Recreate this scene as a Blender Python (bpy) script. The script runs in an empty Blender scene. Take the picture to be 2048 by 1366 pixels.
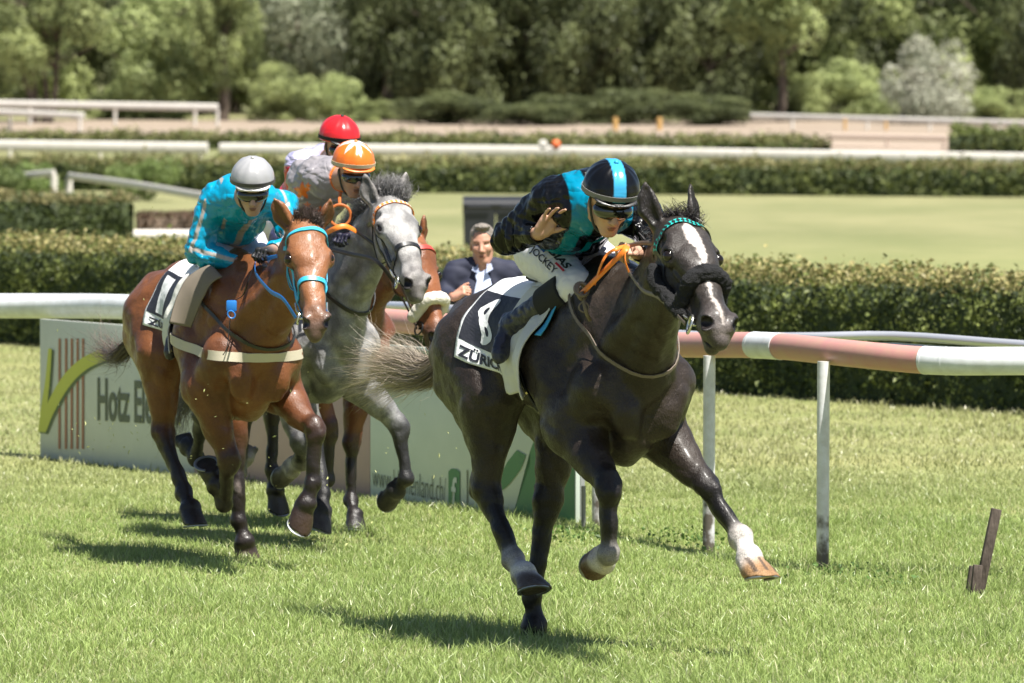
import bpy, bmesh, math, random, os
import numpy as np
from mathutils import Vector, Matrix

# ------------------------------------------------------------------ camera, world, sun, exposure
SC = bpy.context.scene
COL = SC.collection
FPX = 13650.0            # focal length in photo pixels (2048 wide)
CAM_H = 2.535
PITCH = math.atan(483.0 / FPX)
cam_d = bpy.data.cameras.new('camera')
cam_d.sensor_width = 36.0
cam_d.lens = 36.0 * FPX / 2048.0
cam_d.clip_start = 0.5
cam_d.clip_end = 3000.0
cam_d.dof.use_dof = True
cam_d.dof.focus_distance = 33.2
cam_d.dof.aperture_fstop = 6.6
cam = bpy.data.objects.new('camera', cam_d)
cam.location = (0, 0, CAM_H)
cam.rotation_euler = (math.pi / 2 - PITCH, 0, 0)
COL.objects.link(cam)
SC.camera = cam

SUN_EL, SUN_AZ = math.radians(64.0), math.radians(138.0)   # azimuth clockwise from +Y: right and behind the camera
world = bpy.data.worlds.new('World')
SC.world = world
world.use_nodes = True
wnt = world.node_tree
for n in list(wnt.nodes): wnt.nodes.remove(n)
w_out = wnt.nodes.new('ShaderNodeOutputWorld')
w_bg = wnt.nodes.new('ShaderNodeBackground')
w_sky = wnt.nodes.new('ShaderNodeTexSky')
w_sky.sky_type = 'NISHITA'
w_sky.sun_disc = False
w_sky.sun_elevation = SUN_EL
w_sky.sun_rotation = SUN_AZ
w_bg.inputs['Strength'].default_value = 0.052
wnt.links.new(w_sky.outputs[0], w_bg.inputs[0])
wnt.links.new(w_bg.outputs[0], w_out.inputs[0])
sun_d = bpy.data.lights.new('sun', 'SUN')
sun_d.energy = 5.0
sun_d.angle = math.radians(0.5)
sun_d.color = (1.0, 0.955, 0.88)
sun = bpy.data.objects.new('sun', sun_d)
sdir = Vector((math.sin(SUN_AZ) * math.cos(SUN_EL), math.cos(SUN_AZ) * math.cos(SUN_EL), math.sin(SUN_EL)))
sun.rotation_euler = sdir.to_track_quat('Z', 'Y').to_euler()
sun.location = (10, -10, 30)
COL.objects.link(sun)
SC.view_settings.view_transform = 'Standard'
SC.view_settings.look = 'None'
SC.view_settings.exposure = 1.15
SC.view_settings.gamma = 1.0

# ------------------------------------------------------------------ helpers
rng = np.random.default_rng(7)
random.seed(7)
FW = Vector((0, math.cos(PITCH), -math.sin(PITCH)))
UPV = Vector((0, math.sin(PITCH), math.cos(PITCH)))
CAMP = Vector((0, 0, CAM_H))

def ray(px, py):
    return (Vector((1, 0, 0)) * ((px - 1024) / FPX) + UPV * ((683 - py) / FPX) + FW).normalized()

def at(px, py, Y):
    d = ray(px, py)
    return CAMP + d * (Y / d.y)

def ground_y(z=0.0, py=0):
    """distance at which the flat ground shows at photo row py"""
    d = ray(1024, py)
    return (z - CAM_H) / d.z * d.y

def gp(px, py):
    d = ray(px, py)
    t = -CAM_H / d.z
    return CAMP + d * t

def bone(P, px, py, L, sign=-1):
    """point on the line of sight of (px,py) at bone length L from P (sign -1: nearer, +1: farther)"""
    d = ray(px, py)
    oc = CAMP - P
    b = oc.dot(d); c = oc.dot(oc) - L * L
    disc = b * b - c
    if disc <= 0:
        Q = CAMP + d * (-b)
        return P + (Q - P).normalized() * L
    return CAMP + d * (-b + sign * math.sqrt(disc))

def tag(o, label=None, cat=None, group=None, kind=None):
    if label: o['label'] = label
    if cat: o['category'] = cat
    if group: o['group'] = group
    if kind: o['kind'] = kind
    return o

def empty(name, loc=(0, 0, 0), rz=0.0):
    o = bpy.data.objects.new(name, None)
    o.location = loc
    o.rotation_euler = (0, 0, rz)
    o.empty_display_size = 0.1
    COL.objects.link(o)
    return o

def link_mesh(name, me, mats, parent=None):
    o = bpy.data.objects.new(name, me)
    if not isinstance(mats, (list, tuple)): mats = [mats]
    for m in mats: me.materials.append(m)
    COL.objects.link(o)
    if parent is not None:
        o.parent = parent
        bpy_loc = parent_world(parent)
        o.matrix_parent_inverse = bpy_loc.inverted()
    return o

def parent_world(p):
    M = p.matrix_basis.copy()
    while p.parent is not None:
        M = p.parent.matrix_basis @ p.matrix_parent_inverse @ M
        p = p.parent
    return M

def np_mesh(name, V, F, smooth=True, col=None, mat_idx=None):
    """V (n,3), F (m,3|4) arrays -> mesh"""
    V = np.asarray(V, np.float32); F = np.asarray(F, np.int32)
    me = bpy.data.meshes.new(name)
    me.vertices.add(len(V)); me.vertices.foreach_set('co', V.ravel())
    k = F.shape[1]
    me.loops.add(F.size); me.loops.foreach_set('vertex_index', F.ravel())
    me.polygons.add(len(F))
    me.polygons.foreach_set('loop_start', np.arange(0, F.size, k, dtype=np.int32))
    if mat_idx is not None: me.polygons.foreach_set('material_index', np.asarray(mat_idx, np.int32))
    me.update(calc_edges=True)
    me.polygons.foreach_set('use_smooth', np.full(len(F), bool(smooth)))
    if col is not None:
        a = me.color_attributes.new('coat', 'FLOAT_COLOR', 'POINT')
        c4 = np.ones((len(V), 4), np.float32); c4[:, :3] = col
        a.data.foreach_set('color', c4.ravel())
    return me

class MB:
    """collects simple shapes and links them as one mesh object"""
    def __init__(self): self.bm = bmesh.new()
    def box(self, lo, hi, M=None, bevel=0.0):
        lo = Vector(lo); hi = Vector(hi)
        r = bmesh.ops.create_cube(self.bm, size=1.0)
        vs = r['verts']
        for v in vs:
            v.co = Vector([(lo[i] + hi[i]) / 2 + v.co[i] * (hi[i] - lo[i]) for i in range(3)])
        if bevel > 0:
            es = list({e for v in vs for e in v.link_edges})
            rr = bmesh.ops.bevel(self.bm, geom=es, offset=bevel, segments=2, affect='EDGES', profile=0.5)
            vs = list({v for f in rr['faces'] for v in f.verts} | {v for v in vs if v.is_valid})
        if M is not None:
            for v in vs: v.co = M @ v.co
        return vs
    def tube(self, pts, r, seg=10, closed=False, cap=True, flat=None, up=None):
        """tube along pts; r scalar or list; flat=(a,b) ribbon half sizes instead, with up vectors"""
        pts = [Vector(p) for p in pts]
        n = len(pts)
        rs = r if isinstance(r, (list, tuple)) else [r] * n
        rings = []
        prevN = None
        for i, p in enumerate(pts):
            if closed: t = pts[(i + 1) % n] - pts[i - 1]
            elif i == 0: t = pts[1] - pts[0]
            elif i == n - 1: t = pts[-1] - pts[-2]
            else: t = pts[i + 1] - pts[i - 1]
            t.normalize()
            if up is not None: a = Vector(up[i])
            elif prevN is None: a = Vector((0, 0, 1)) if abs(t.z) < 0.9 else Vector((1, 0, 0))
            else: a = prevN
            a = (a - t * a.dot(t)).normalized()
            prevN = a
            b = t.cross(a)
            fa, fb = flat if flat else (1, 1)
            rings.append([self.bm.verts.new(p + a * math.cos(2 * math.pi * k / seg) * rs[i] * fa + b * math.sin(2 * math.pi * k / seg) * rs[i] * fb) for k in range(seg)])
        m = n if closed else n - 1
        for i in range(m):
            A = rings[i]; B = rings[(i + 1) % n]
            for k in range(seg):
                self.bm.faces.new((A[k], A[(k + 1) % seg], B[(k + 1) % seg], B[k]))
        if cap and not closed:
            self.bm.faces.new(rings[0][::-1]); self.bm.faces.new(rings[-1])
        return rings
    def ribbon(self, pts, nrm, w, th=0.003, closed=False):
        """flat strap: width w along (tangent x normal), thickness th"""
        pts = [Vector(p) for p in pts]; n = len(pts); rings = []
        for i, p in enumerate(pts):
            if closed: t = pts[(i + 1) % n] - pts[i - 1]
            else: t = pts[min(i + 1, n - 1)] - pts[max(i - 1, 0)]
            t.normalize(); N = Vector(nrm[i]); N = (N - t * N.dot(t)).normalized(); B = t.cross(N)
            ww = w[i] if isinstance(w, (list, tuple)) else w
            rings.append([self.bm.verts.new(p + B * ww / 2), self.bm.verts.new(p + B * ww / 2 + N * th),
                          self.bm.verts.new(p - B * ww / 2 + N * th), self.bm.verts.new(p - B * ww / 2)])
        for i in range(n if closed else n - 1):
            A = rings[i]; B2 = rings[(i + 1) % n]
            for k in range(4): self.bm.faces.new((A[k], A[(k + 1) % 4], B2[(k + 1) % 4], B2[k]))
        if not closed:
            self.bm.faces.new(rings[0][::-1]); self.bm.faces.new(rings[-1])
    def torus(self, c, ax, R, r, seg=20, a0=0, a1=2 * math.pi, sx=1.0):
        ax = Vector(ax).normalized(); u = ax.orthogonal().normalized(); v = ax.cross(u)
        full = abs(a1 - a0 - 2 * math.pi) < 1e-4
        pts = [Vector(c) + u * math.cos(a0 + (a1 - a0) * i / seg) * R * sx + v * math.sin(a0 + (a1 - a0) * i / seg) * R for i in range(seg if full else seg + 1)]
        self.tube(pts, r, 7, closed=full)
    def build(self, name, mat, parent=None, smooth=True):
        bmesh.ops.recalc_face_normals(self.bm, faces=self.bm.faces)
        me = bpy.data.meshes.new(name)
        self.bm.to_mesh(me); self.bm.free()
        if smooth:
            for p in me.polygons: p.use_smooth = True
            try: me.set_sharp_from_angle(angle=math.radians(40))
            except Exception: pass
        return link_mesh(name, me, mat, parent)

# ------------------------------------------------------------------ materials
MATS = {}
def mat(name, color=(0.5, 0.5, 0.5), rough=0.6, metal=0.0, spec=0.5, noise=None, bump=None, attr=None, sheen=0.0, coat=0.0, trans=0.0, wave=None):
    """noise=(scale, amount, colour2); bump=(scale, strength, distance[, stretch])"""
    if name in MATS: return MATS[name]
    m = bpy.data.materials.new(name); m.use_nodes = True
    nt = m.node_tree; b = nt.nodes['Principled BSDF']
    b.inputs['Base Color'].default_value = (*color, 1)
    b.inputs['Roughness'].default_value = rough
    b.inputs['Metallic'].default_value = metal
    b.inputs['Specular IOR Level'].default_value = spec
    b.inputs['Sheen Weight'].default_value = sheen
    b.inputs['Coat Weight'].default_value = coat
    tc = nt.nodes.new('ShaderNodeTexCoord')
    src = None
    if attr:
        a = nt.nodes.new('ShaderNodeAttribute'); a.attribute_name = attr
        src = a.outputs['Color']
    if noise:
        n = nt.nodes.new('ShaderNodeTexNoise'); n.inputs['Scale'].default_value = noise[0]; n.inputs['Detail'].default_value = 6
        n.inputs['Roughness'].default_value = 0.65
        nt.links.new(tc.outputs['Object'], n.inputs['Vector'])
        r = nt.nodes.new('ShaderNodeMapRange'); r.inputs[1].default_value = 0.35; r.inputs[2].default_value = 0.65
        r.inputs[3].default_value = 0; r.inputs[4].default_value = noise[1]
        nt.links.new(n.outputs[0], r.inputs[0])
        mx = nt.nodes.new('ShaderNodeMix'); mx.data_type = 'RGBA'
        nt.links.new(r.outputs[0], mx.inputs[0])
        if src is not None: nt.links.new(src, mx.inputs[6])
        else: mx.inputs[6].default_value = (*color, 1)
        if len(noise) > 2 and noise[2] is not None:
            mx.inputs[7].default_value = (*noise[2], 1)
        src = mx.outputs[2]
    if src is not None: nt.links.new(src, b.inputs['Base Color'])
    if bump:
        mp = nt.nodes.new('ShaderNodeMapping')
        if len(bump) > 3: mp.inputs['Scale'].default_value = bump[3]
        nt.links.new(tc.outputs['Object'], mp.inputs[0])
        n2 = nt.nodes.new('ShaderNodeTexNoise'); n2.inputs['Scale'].default_value = bump[0]; n2.inputs['Detail'].default_value = 4
        nt.links.new(mp.outputs[0], n2.inputs['Vector'])
        bp = nt.nodes.new('ShaderNodeBump'); bp.inputs['Strength'].default_value = bump[1]; bp.inputs['Distance'].default_value = bump[2]
        nt.links.new(n2.outputs[0], bp.inputs['Height'])
        nt.links.new(bp.outputs[0], b.inputs['Normal'])
    MATS[name] = m
    return m

def node(nt, typ, **kw):
    n = nt.nodes.new(typ)
    for k, v in kw.items(): setattr(n, k, v)
    return n
def nv(v): return np.array([v[0], v[1], v[2]], np.float32)
# ------------------------------------------------------------------ ground, track, turf
def tz(Y): return max(0.0, Y - 170.0) * 0.011
def tzn(Y): return np.maximum(0.0, Y - 170.0) * 0.011
def gnd(px, py):
    """point of the terrain seen at a photo pixel"""
    d = ray(px, py); t = 10.0
    for _ in range(60):
        p = CAMP + d * t; f = p.z - tz(p.y)
        t += max(min(f / max(-d.z + (0.011 if p.y > 170 else 0), 1e-4), 60), -60) * .9
    return CAMP + d * t

def ground_material():
    m = bpy.data.materials.new('turf'); m.use_nodes = True; nt = m.node_tree; b = nt.nodes['Principled BSDF']; b.inputs['Roughness'].default_value = .85; b.inputs['Specular IOR Level'].default_value = .2
    geo = nt.nodes.new('ShaderNodeNewGeometry')
    def tex(scale, detail=5, sc=(1, 1, 1)):
        mp = nt.nodes.new('ShaderNodeMapping'); mp.inputs['Scale'].default_value = sc; nt.links.new(geo.outputs['Position'], mp.inputs[0])
        n = nt.nodes.new('ShaderNodeTexNoise'); n.inputs['Scale'].default_value = scale; n.inputs['Detail'].default_value = detail; n.inputs['Roughness'].default_value = .7; nt.links.new(mp.outputs[0], n.inputs['Vector']); return n.outputs[0]
    def rng_(src, a, b_, c=0, d=1):
        r = nt.nodes.new('ShaderNodeMapRange'); r.inputs[1].default_value = a; r.inputs[2].default_value = b_; r.inputs[3].default_value = c; r.inputs[4].default_value = d; nt.links.new(src, r.inputs[0]); return r.outputs[0]
    def mix(fac, a, b_):
        x = nt.nodes.new('ShaderNodeMix'); x.data_type = 'RGBA'; nt.links.new(fac, x.inputs[0])
        for v, i in ((a, 6), (b_, 7)):
            if isinstance(v, tuple): x.inputs[i].default_value = (*v, 1)
            else: nt.links.new(v, x.inputs[i])
        return x.outputs[2]
    c = mix(rng_(tex(1.3), .38, .62), (.20, .23, .08), (.30, .31, .125))
    c = mix(rng_(tex(.12, 4, (1, .5, 1)), .40, .62), c, (.32, .31, .13))
    c = mix(rng_(tex(28, 3), .40, .66, 0, .55), c, (.085, .12, .030))
    sx = nt.nodes.new('ShaderNodeSeparateXYZ'); nt.links.new(geo.outputs['Position'], sx.inputs[0])
    far = rng_(sx.outputs[1], 75, 130)
    field = mix(rng_(tex(.12, 8, (1, .25, 1)), .38, .62), (.175, .178, .083), (.28, .258, .135))
    c = mix(far, c, field)
    w = nt.nodes.new('ShaderNodeMath'); w.operation = 'SINE'; m1 = nt.nodes.new('ShaderNodeMath'); m1.operation = 'MULTIPLY'; m1.inputs[1].default_value = 2.2
    nt.links.new(sx.outputs[1], m1.inputs[0]); nt.links.new(m1.outputs[0], w.inputs[0])
    c = mix(rng_(w.outputs[0], -1, 1, 0, .35), c, (.12, .17, .045))
    nt.links.new(c, b.inputs['Base Color'])
    bp = nt.nodes.new('ShaderNodeBump'); bp.inputs['Strength'].default_value = .6; bp.inputs['Distance'].default_value = .04; nt.links.new(tex(40, 4), bp.inputs['Height']); nt.links.new(bp.outputs[0], b.inputs['Normal'])
    return m
ys = np.concatenate([np.linspace(4, 170, 60), np.linspace(176, 500, 40), np.array([600, 900, 1500])]); xs = np.linspace(-1, 1, 41)
GX, GY = np.meshgrid(xs, ys, indexing='ij'); GXX = GX * (30 + GY * .9); GZ = tzn(GY)
def grid_faces(ns, nt_):
    i, j = np.meshgrid(np.arange(ns - 1), np.arange(nt_ - 1), indexing='ij'); a = (i * nt_ + j).ravel()
    return np.stack([a, a + nt_, a + nt_ + 1, a + 1], 1)
tag(link_mesh('ground', np_mesh('ground', np.stack([GXX, GY, GZ], -1).reshape(-1, 3), grid_faces(len(xs), len(ys)), True), ground_material()), kind='structure')
M_sand = mat('sand', (.27, .215, .16), .95, noise=(.6, .6, (.21, .16, .115)), bump=(3, .4, .05))
def strip(name, pts, m, lift=.02):
    """flat sheet following the terrain; pts = [(x, y), ...] quad rows left..right"""
    V = []; F = []
    for a, b_ in pts: V += [(a[0], a[1], tz(a[1]) + lift), (b_[0], b_[1], tz(b_[1]) + lift)]
    F = [[2 * i, 2 * i + 2, 2 * i + 3, 2 * i + 1] for i in range(len(pts) - 1)]
    return tag(link_mesh(name, np_mesh(name, V, F, False), m), kind='structure')
strip('sand_track', [((x, 266 + 2 * math.sin(x * .05)), (x, 316 + 3 * math.sin(x * .04))) for x in range(-110, 111, 5)], M_sand, .03)
o = strip('sand_crossing', [((x, 226), (x, 274)) for x in (10.9, 13.6, 16.6)], M_sand, .04)

# turf blades: near ground thick with them, thinner far off
def blades(name, n, y0, y1, L0, W0, seed, dens_pow=1.6, m=None, xpad=1.6):
    r = np.random.default_rng(seed)
    u = r.random(n); Y = y0 * (y1 / y0) ** (u ** 1.0)
    hw = (Y * 1024 / FPX) + xpad; X = (r.random(n) * 2 - 1) * hw
    cl = np.sin(X * 5.1 + 1.3 * np.sin(Y * 3.3)) * np.sin(Y * 2.7 + 1.1 * np.sin(X * 4.2)); cl2 = np.sin(X * 1.4 + Y * .9) * np.sin(Y * .7 - X * .6)
    L = L0 * (.45 + .9 * r.random(n) ** 1.5) * (1 + .30 * cl + .22 * cl2); W = W0 * (.6 + .8 * r.random(n))
    az = r.random(n) * 6.283; lean = (.15 + .75 * r.random(n)); dx = np.cos(az) * lean; dy = np.sin(az) * lean
    a2 = r.random(n) * 6.283; sx_ = np.cos(a2) * W * .5; sy_ = np.sin(a2) * W * .5
    V = np.zeros((n, 5, 3), np.float32)
    for k, (t, w) in enumerate(((0, 1), (0, -1), (.55, .8), (.55, -.8), (1, 0))):
        V[:, k, 0] = X + dx * L * t * t + sx_ * w; V[:, k, 1] = Y + dy * L * t * t + sy_ * w; V[:, k, 2] = L * (t - .28 * lean * t * t) - .004
    i = np.arange(n)[:, None] * 5
    F = np.concatenate([np.stack([i[:, 0], i[:, 0] + 1, i[:, 0] + 3], 1), np.stack([i[:, 0], i[:, 0] + 3, i[:, 0] + 2], 1), np.stack([i[:, 0] + 2, i[:, 0] + 3, i[:, 0] + 4], 1)])
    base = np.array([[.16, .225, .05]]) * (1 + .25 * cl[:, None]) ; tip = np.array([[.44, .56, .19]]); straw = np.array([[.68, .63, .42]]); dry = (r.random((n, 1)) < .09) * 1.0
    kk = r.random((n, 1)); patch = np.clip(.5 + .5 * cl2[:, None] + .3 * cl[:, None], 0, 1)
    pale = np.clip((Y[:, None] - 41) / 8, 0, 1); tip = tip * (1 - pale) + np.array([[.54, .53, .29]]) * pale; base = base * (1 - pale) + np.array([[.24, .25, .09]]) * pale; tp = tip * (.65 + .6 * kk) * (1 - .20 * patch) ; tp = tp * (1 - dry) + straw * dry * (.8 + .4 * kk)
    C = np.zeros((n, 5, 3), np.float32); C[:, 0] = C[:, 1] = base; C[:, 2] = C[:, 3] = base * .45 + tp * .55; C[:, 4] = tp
    return tag(link_mesh(name, np_mesh(name, V.reshape(-1, 3), F, False, C.reshape(-1, 3)), m), kind='stuff')
mg = mat('grass_blade', attr='coat', rough=.36, spec=.5)
_b = mg.node_tree.nodes['Principled BSDF']; _nt = mg.node_tree
_tr = _nt.nodes.new('ShaderNodeBsdfTranslucent'); _mx = _nt.nodes.new('ShaderNodeMixShader'); _mx.inputs[0].default_value = .30
_at = [n for n in _nt.nodes if n.type == 'ATTRIBUTE'][0]; _out = [n for n in _nt.nodes if n.type == 'OUTPUT_MATERIAL'][0]
_nt.links.new(_at.outputs['Color'], _tr.inputs[0]); _nt.links.new(_b.outputs[0], _mx.inputs[1]); _nt.links.new(_tr.outputs[0], _mx.inputs[2]); _nt.links.new(_mx.outputs[0], _out.inputs[0])
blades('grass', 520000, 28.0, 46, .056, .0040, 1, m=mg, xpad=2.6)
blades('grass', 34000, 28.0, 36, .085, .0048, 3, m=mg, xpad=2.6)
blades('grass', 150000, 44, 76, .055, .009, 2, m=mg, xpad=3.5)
def leafcloud(P, size, r, nrm=None, aspect=.7, flat=.0):
    """quads at P"""
    n = len(P); a = r.normal(size=(n, 3)); a /= np.linalg.norm(a, axis=1, keepdims=True)
    if nrm is not None: a = a * (1 - flat) + nrm * flat; a /= np.linalg.norm(a, axis=1, keepdims=True)
    t = np.cross(a, r.normal(size=(n, 3))); t /= np.linalg.norm(t, axis=1, keepdims=True); b_ = np.cross(a, t)
    s = (size * (.5 + 1.1 * r.random(n) ** 2))[:, None] * .5
    V = np.stack([P - t * s, P + b_ * s * aspect + a * s * .25, P + t * s, P - b_ * s * aspect + a * s * .25], 1)
    F = np.arange(n * 4).reshape(n, 4)
    return V.reshape(-1, 3).astype(np.float32), F
def leaf_mat(name, rough=.5, tr=.25):
    m = mat(name, attr='coat', rough=rough, spec=.3); nt = m.node_tree; b_ = nt.nodes['Principled BSDF']
    t = nt.nodes.new('ShaderNodeBsdfTranslucent'); mx = nt.nodes.new('ShaderNodeMixShader'); mx.inputs[0].default_value = tr
    a = [n for n in nt.nodes if n.type == 'ATTRIBUTE'][0]; o = [n for n in nt.nodes if n.type == 'OUTPUT_MATERIAL'][0]
    nt.links.new(a.outputs['Color'], t.inputs[0]); nt.links.new(b_.outputs[0], mx.inputs[1]); nt.links.new(t.outputs[0], mx.inputs[2]); nt.links.new(mx.outputs[0], o.inputs[0]); return m
M_leaf = leaf_mat('leaf')
M_wood = mat('bark', (.10, .075, .055), .9, noise=(6, .6, (.05, .04, .03)), bump=(20, .6, .03))

# broad-leaved weeds at the foot of the rail
r_ = np.random.default_rng(5)
pw = []
for (px, py, n) in ((1110, 1070, 26), (1150, 1082, 18), (1190, 1088, 12), (1370, 1085, 22), (1395, 1095, 14), (1340, 1078, 10), (1700, 1150, 16), (1760, 1168, 12), (1640, 1152, 10)):
    c_ = gp(px, py)
    for _ in range(n * 4): pw.append((c_.x + r_.normal() * .10, c_.y + r_.normal() * .25, .01 + .05 * r_.random()))
V, F = leafcloud(np.array(pw), .026, r_); cc = np.tile(np.array([.07, .13, .03]), (len(V), 1)) * (.7 + .8 * np.repeat(r_.random(len(pw)), 4))[:, None]
tag(link_mesh('weeds', np_mesh('weeds', V, F, False, cc), M_leaf), kind='stuff')
# bits of turf thrown up by the hooves
pw = []
for (px, py, Y, sx_, sz, n) in ((245, 870, 38.2, .20, .14, 46), (470, 800, 36.6, .25, .3, 22), (640, 1000, 36.8, .3, .2, 26), (820, 850, 38.6, .15, .25, 12), (590, 1070, 36.6, .08, .06, 18), (130, 800, 39, .25, .2, 14)):
    c_ = at(px, py, Y)
    for _ in range(n): pw.append((c_.x + r_.normal() * sx_, c_.y + r_.normal() * .25, max(.02, c_.z + r_.normal() * sz)))
V, F = leafcloud(np.array(pw), .024, r_, aspect=.3); cc = np.tile(np.array([.50, .52, .22]), (len(V), 1))
tag(link_mesh('turf_flecks', np_mesh('turf_flecks', V, F, False, cc), M_leaf), kind='stuff')

# ------------------------------------------------------------------ hedges
def hedge(name, A, B, h, w, label, n, leaf, cols, top, seed, dark=(.03, .045, .014), group=None, zb=None, ragged=.04, parent=None):
    """clipped hedge from A to B (ground points); leafy shell round a dark twiggy core"""
    r = np.random.default_rng(seed); A = Vector(A); B = Vector(B); d = (B - A); L = math.hypot(d.x, d.y); ax = Vector((d.x, d.y, 0)).normalized(); nn = Vector((-ax.y, ax.x, 0))
    root = tag(empty(name, A.lerp(B, .5)), label, 'hedge', group)
    zA = tz(A.y); zB = tz(B.y)
    ns = max(8, int(L / (h * .35))); V = []; F = []
    prof = [(-.5, 0), (-.5, .35), (-.5, .75), (-.42, .93), (0, .95), (.42, .93), (.5, .75), (.5, 0)]
    for i in range(ns + 1):
        t = i / ns; wob = 1 + .04 * math.sin(t * L * 1.3) + .03 * math.sin(t * L * 3.1 + 1)
        for (a, b_) in prof:
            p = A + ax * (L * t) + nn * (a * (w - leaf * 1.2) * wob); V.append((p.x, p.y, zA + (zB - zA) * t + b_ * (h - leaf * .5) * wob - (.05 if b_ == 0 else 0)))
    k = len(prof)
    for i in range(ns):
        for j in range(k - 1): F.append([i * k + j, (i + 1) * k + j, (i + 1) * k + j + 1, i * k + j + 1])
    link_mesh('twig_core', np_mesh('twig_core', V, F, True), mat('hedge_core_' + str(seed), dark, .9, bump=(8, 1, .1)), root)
    u = r.random(n); per = np.array([h, w, h]); cs = np.cumsum(per) / per.sum(); cs0 = cs[0]; cs1 = cs[1]
    s = r.random(n) * L; side = np.where(u < cs0, 0, np.where(u < cs1, 1, 2))
    v = r.random(n)
    off = np.where(side == 0, -w / 2, np.where(side == 2, w / 2, (v - .5) * w)); z = np.where(side == 1, h, v * h)
    nrm = np.zeros((n, 3)); 
    for sd, vec in ((0, -nn), (1, Vector((0, 0, 1))), (2, nn)): nrm[side == sd] = nv(vec)
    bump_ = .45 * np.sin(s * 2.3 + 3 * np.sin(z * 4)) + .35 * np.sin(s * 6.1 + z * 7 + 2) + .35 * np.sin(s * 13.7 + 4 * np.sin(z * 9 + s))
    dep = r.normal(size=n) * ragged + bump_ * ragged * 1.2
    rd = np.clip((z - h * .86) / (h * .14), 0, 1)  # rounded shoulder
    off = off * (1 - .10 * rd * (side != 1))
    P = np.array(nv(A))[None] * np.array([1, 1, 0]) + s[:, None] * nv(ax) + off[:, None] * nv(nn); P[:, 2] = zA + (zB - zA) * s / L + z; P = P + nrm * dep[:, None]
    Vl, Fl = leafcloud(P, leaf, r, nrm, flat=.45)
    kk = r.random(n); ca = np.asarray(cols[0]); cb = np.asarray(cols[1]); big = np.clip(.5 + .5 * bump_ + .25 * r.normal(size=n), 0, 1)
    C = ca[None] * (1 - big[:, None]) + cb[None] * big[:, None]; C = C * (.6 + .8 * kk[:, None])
    tm = np.clip((z - h * .90) / (h * .10), 0, 1) * (r.random(n) < .62); C = C * (1 - tm[:, None]) + np.asarray(top)[None] * tm[:, None] * (.7 + .6 * kk[:, None])
    link_mesh('leaves', np_mesh('leaves', Vl, Fl, False, np.repeat(C, 4, 0)), M_leaf, root)
    return root
GRN = ((.035, .055, .013), (.19, .22, .065))
hl = gp(-900, 623); hr_ = gp(3100, 895)
hedge('hedge', (hl.x, hl.y + .5, 0), (hr_.x, hr_.y + .5, 0), 1.05, 1.0, 'long clipped hedge with ochre new growth on top, right behind the running rail', 185000, .044, GRN, (.32, .28, .115), 41, ragged=.04)
FAR = ((.06, .08, .022), (.16, .185, .06))
a_ = gnd(-700, 374); b__ = gnd(2800, 398)
hedge('hedge', (a_.x, a_.y, 0), (b__.x, b__.y, 0), .78, 1.6, 'long far hedge along the back of the pale field, below the white rail', 60000, .11, FAR, (.23, .21, .09), 42, ragged=.08)
a_ = gnd(-700, 290); b__ = gnd(1642, 305)
hedge('hedge', (a_.x, a_.y, 0), (b__.x, b__.y, 0), .38, 2.4, 'low hedge between the white rail and the sand track, ending at the sandy gap', 36000, .16, FAR, (.22, .21, .09), 43, ragged=.1)
a_ = gnd(1904, 305); b__ = gnd(2800, 308)
hedge('hedge', (a_.x, a_.y, 0), (b__.x, b__.y, 0), .72, 2.4, 'short hedge at the far right, past the sandy gap', 10000, .16, FAR, (.15, .19, .05), 44, ragged=.1)
a_ = gnd(-700, 487); b__ = gnd(262, 487)
hedge('hedge', (a_.x, a_.y, 0), (b__.x, b__.y, 0), .80, 1.8, 'dark blocky hedge at the left, beside the brush jump', 24000, .075, ((.045, .065, .02), (.10, .125, .04)), (.25, .22, .10), 45, ragged=.05)

def bush(name, px, py, w, h, dz, label, n, leaf, cols, seed, cat='bush', group=None, lobes=14, stems=True):
    r = np.random.default_rng(seed); c_ = gnd(px, py); root = tag(empty(name, c_), label, cat, group)
    cx = r.normal(size=(lobes, 3)) * np.array([w * .28, dz * .28, h * .22]) + np.array([0, 0, h * .5]); cx[:, 2] = np.clip(cx[:, 2], h * .15, h * .82); rad = (.16 + .16 * r.random(lobes)) * min(w, h) * 1.1
    i = r.integers(0, lobes, n); d = r.normal(size=(n, 3)); d /= np.linalg.norm(d, axis=1, keepdims=True)
    P = cx[i] + d * (rad[i] * (.75 + .35 * r.random(n)))[:, None]; ok = P[:, 2] > .02; P = P[ok]; i = i[ok]; d = d[ok]; n = len(P)
    V, F = leafcloud(P + np.array(nv(c_)), leaf, r, d, flat=.4); kk = r.random(n); lobe = r.random(lobes)[i]; k = np.clip(.5 * lobe + .5 * kk, 0, 1)[:, None]
    C = np.asarray(cols[0]) * (1 - k) + np.asarray(cols[1]) * k; link_mesh('foliage', np_mesh('foliage', V, F, False, np.repeat(C, 4, 0)), M_leaf, root)
    if stems:
        b = MB()
        for k in range(5):
            q = c_ + Vector((r.normal() * w * .1, r.normal() * .1, 0)); b.tube([q, q + Vector((r.normal() * w * .12, 0, h * .35)), q + Vector((r.normal() * w * .2, 0, h * .65))], [h * .02, h * .014, h * .006], 6)
        b.build('stem', M_wood, root)
    return root
bush('shrub', 70, 394, 1.3, .80, 1.0, 'pale green leafy shrub by the broken white rail at the left edge', 2600, .09, ((.12, .18, .05), (.28, .36, .12)), 51)
bush('shrub', 288, 402, 1.8, 1.0, 1.2, 'pale green bushy shrub standing behind the brush jump', 3400, .09, ((.10, .15, .04), (.26, .32, .11)), 52)
bush('shrub', 15, 396, .8, .7, .8, 'small green shrub at the left frame edge beside the white rail', 1600, .09, ((.10, .14, .05), (.20, .25, .09)), 53)

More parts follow.
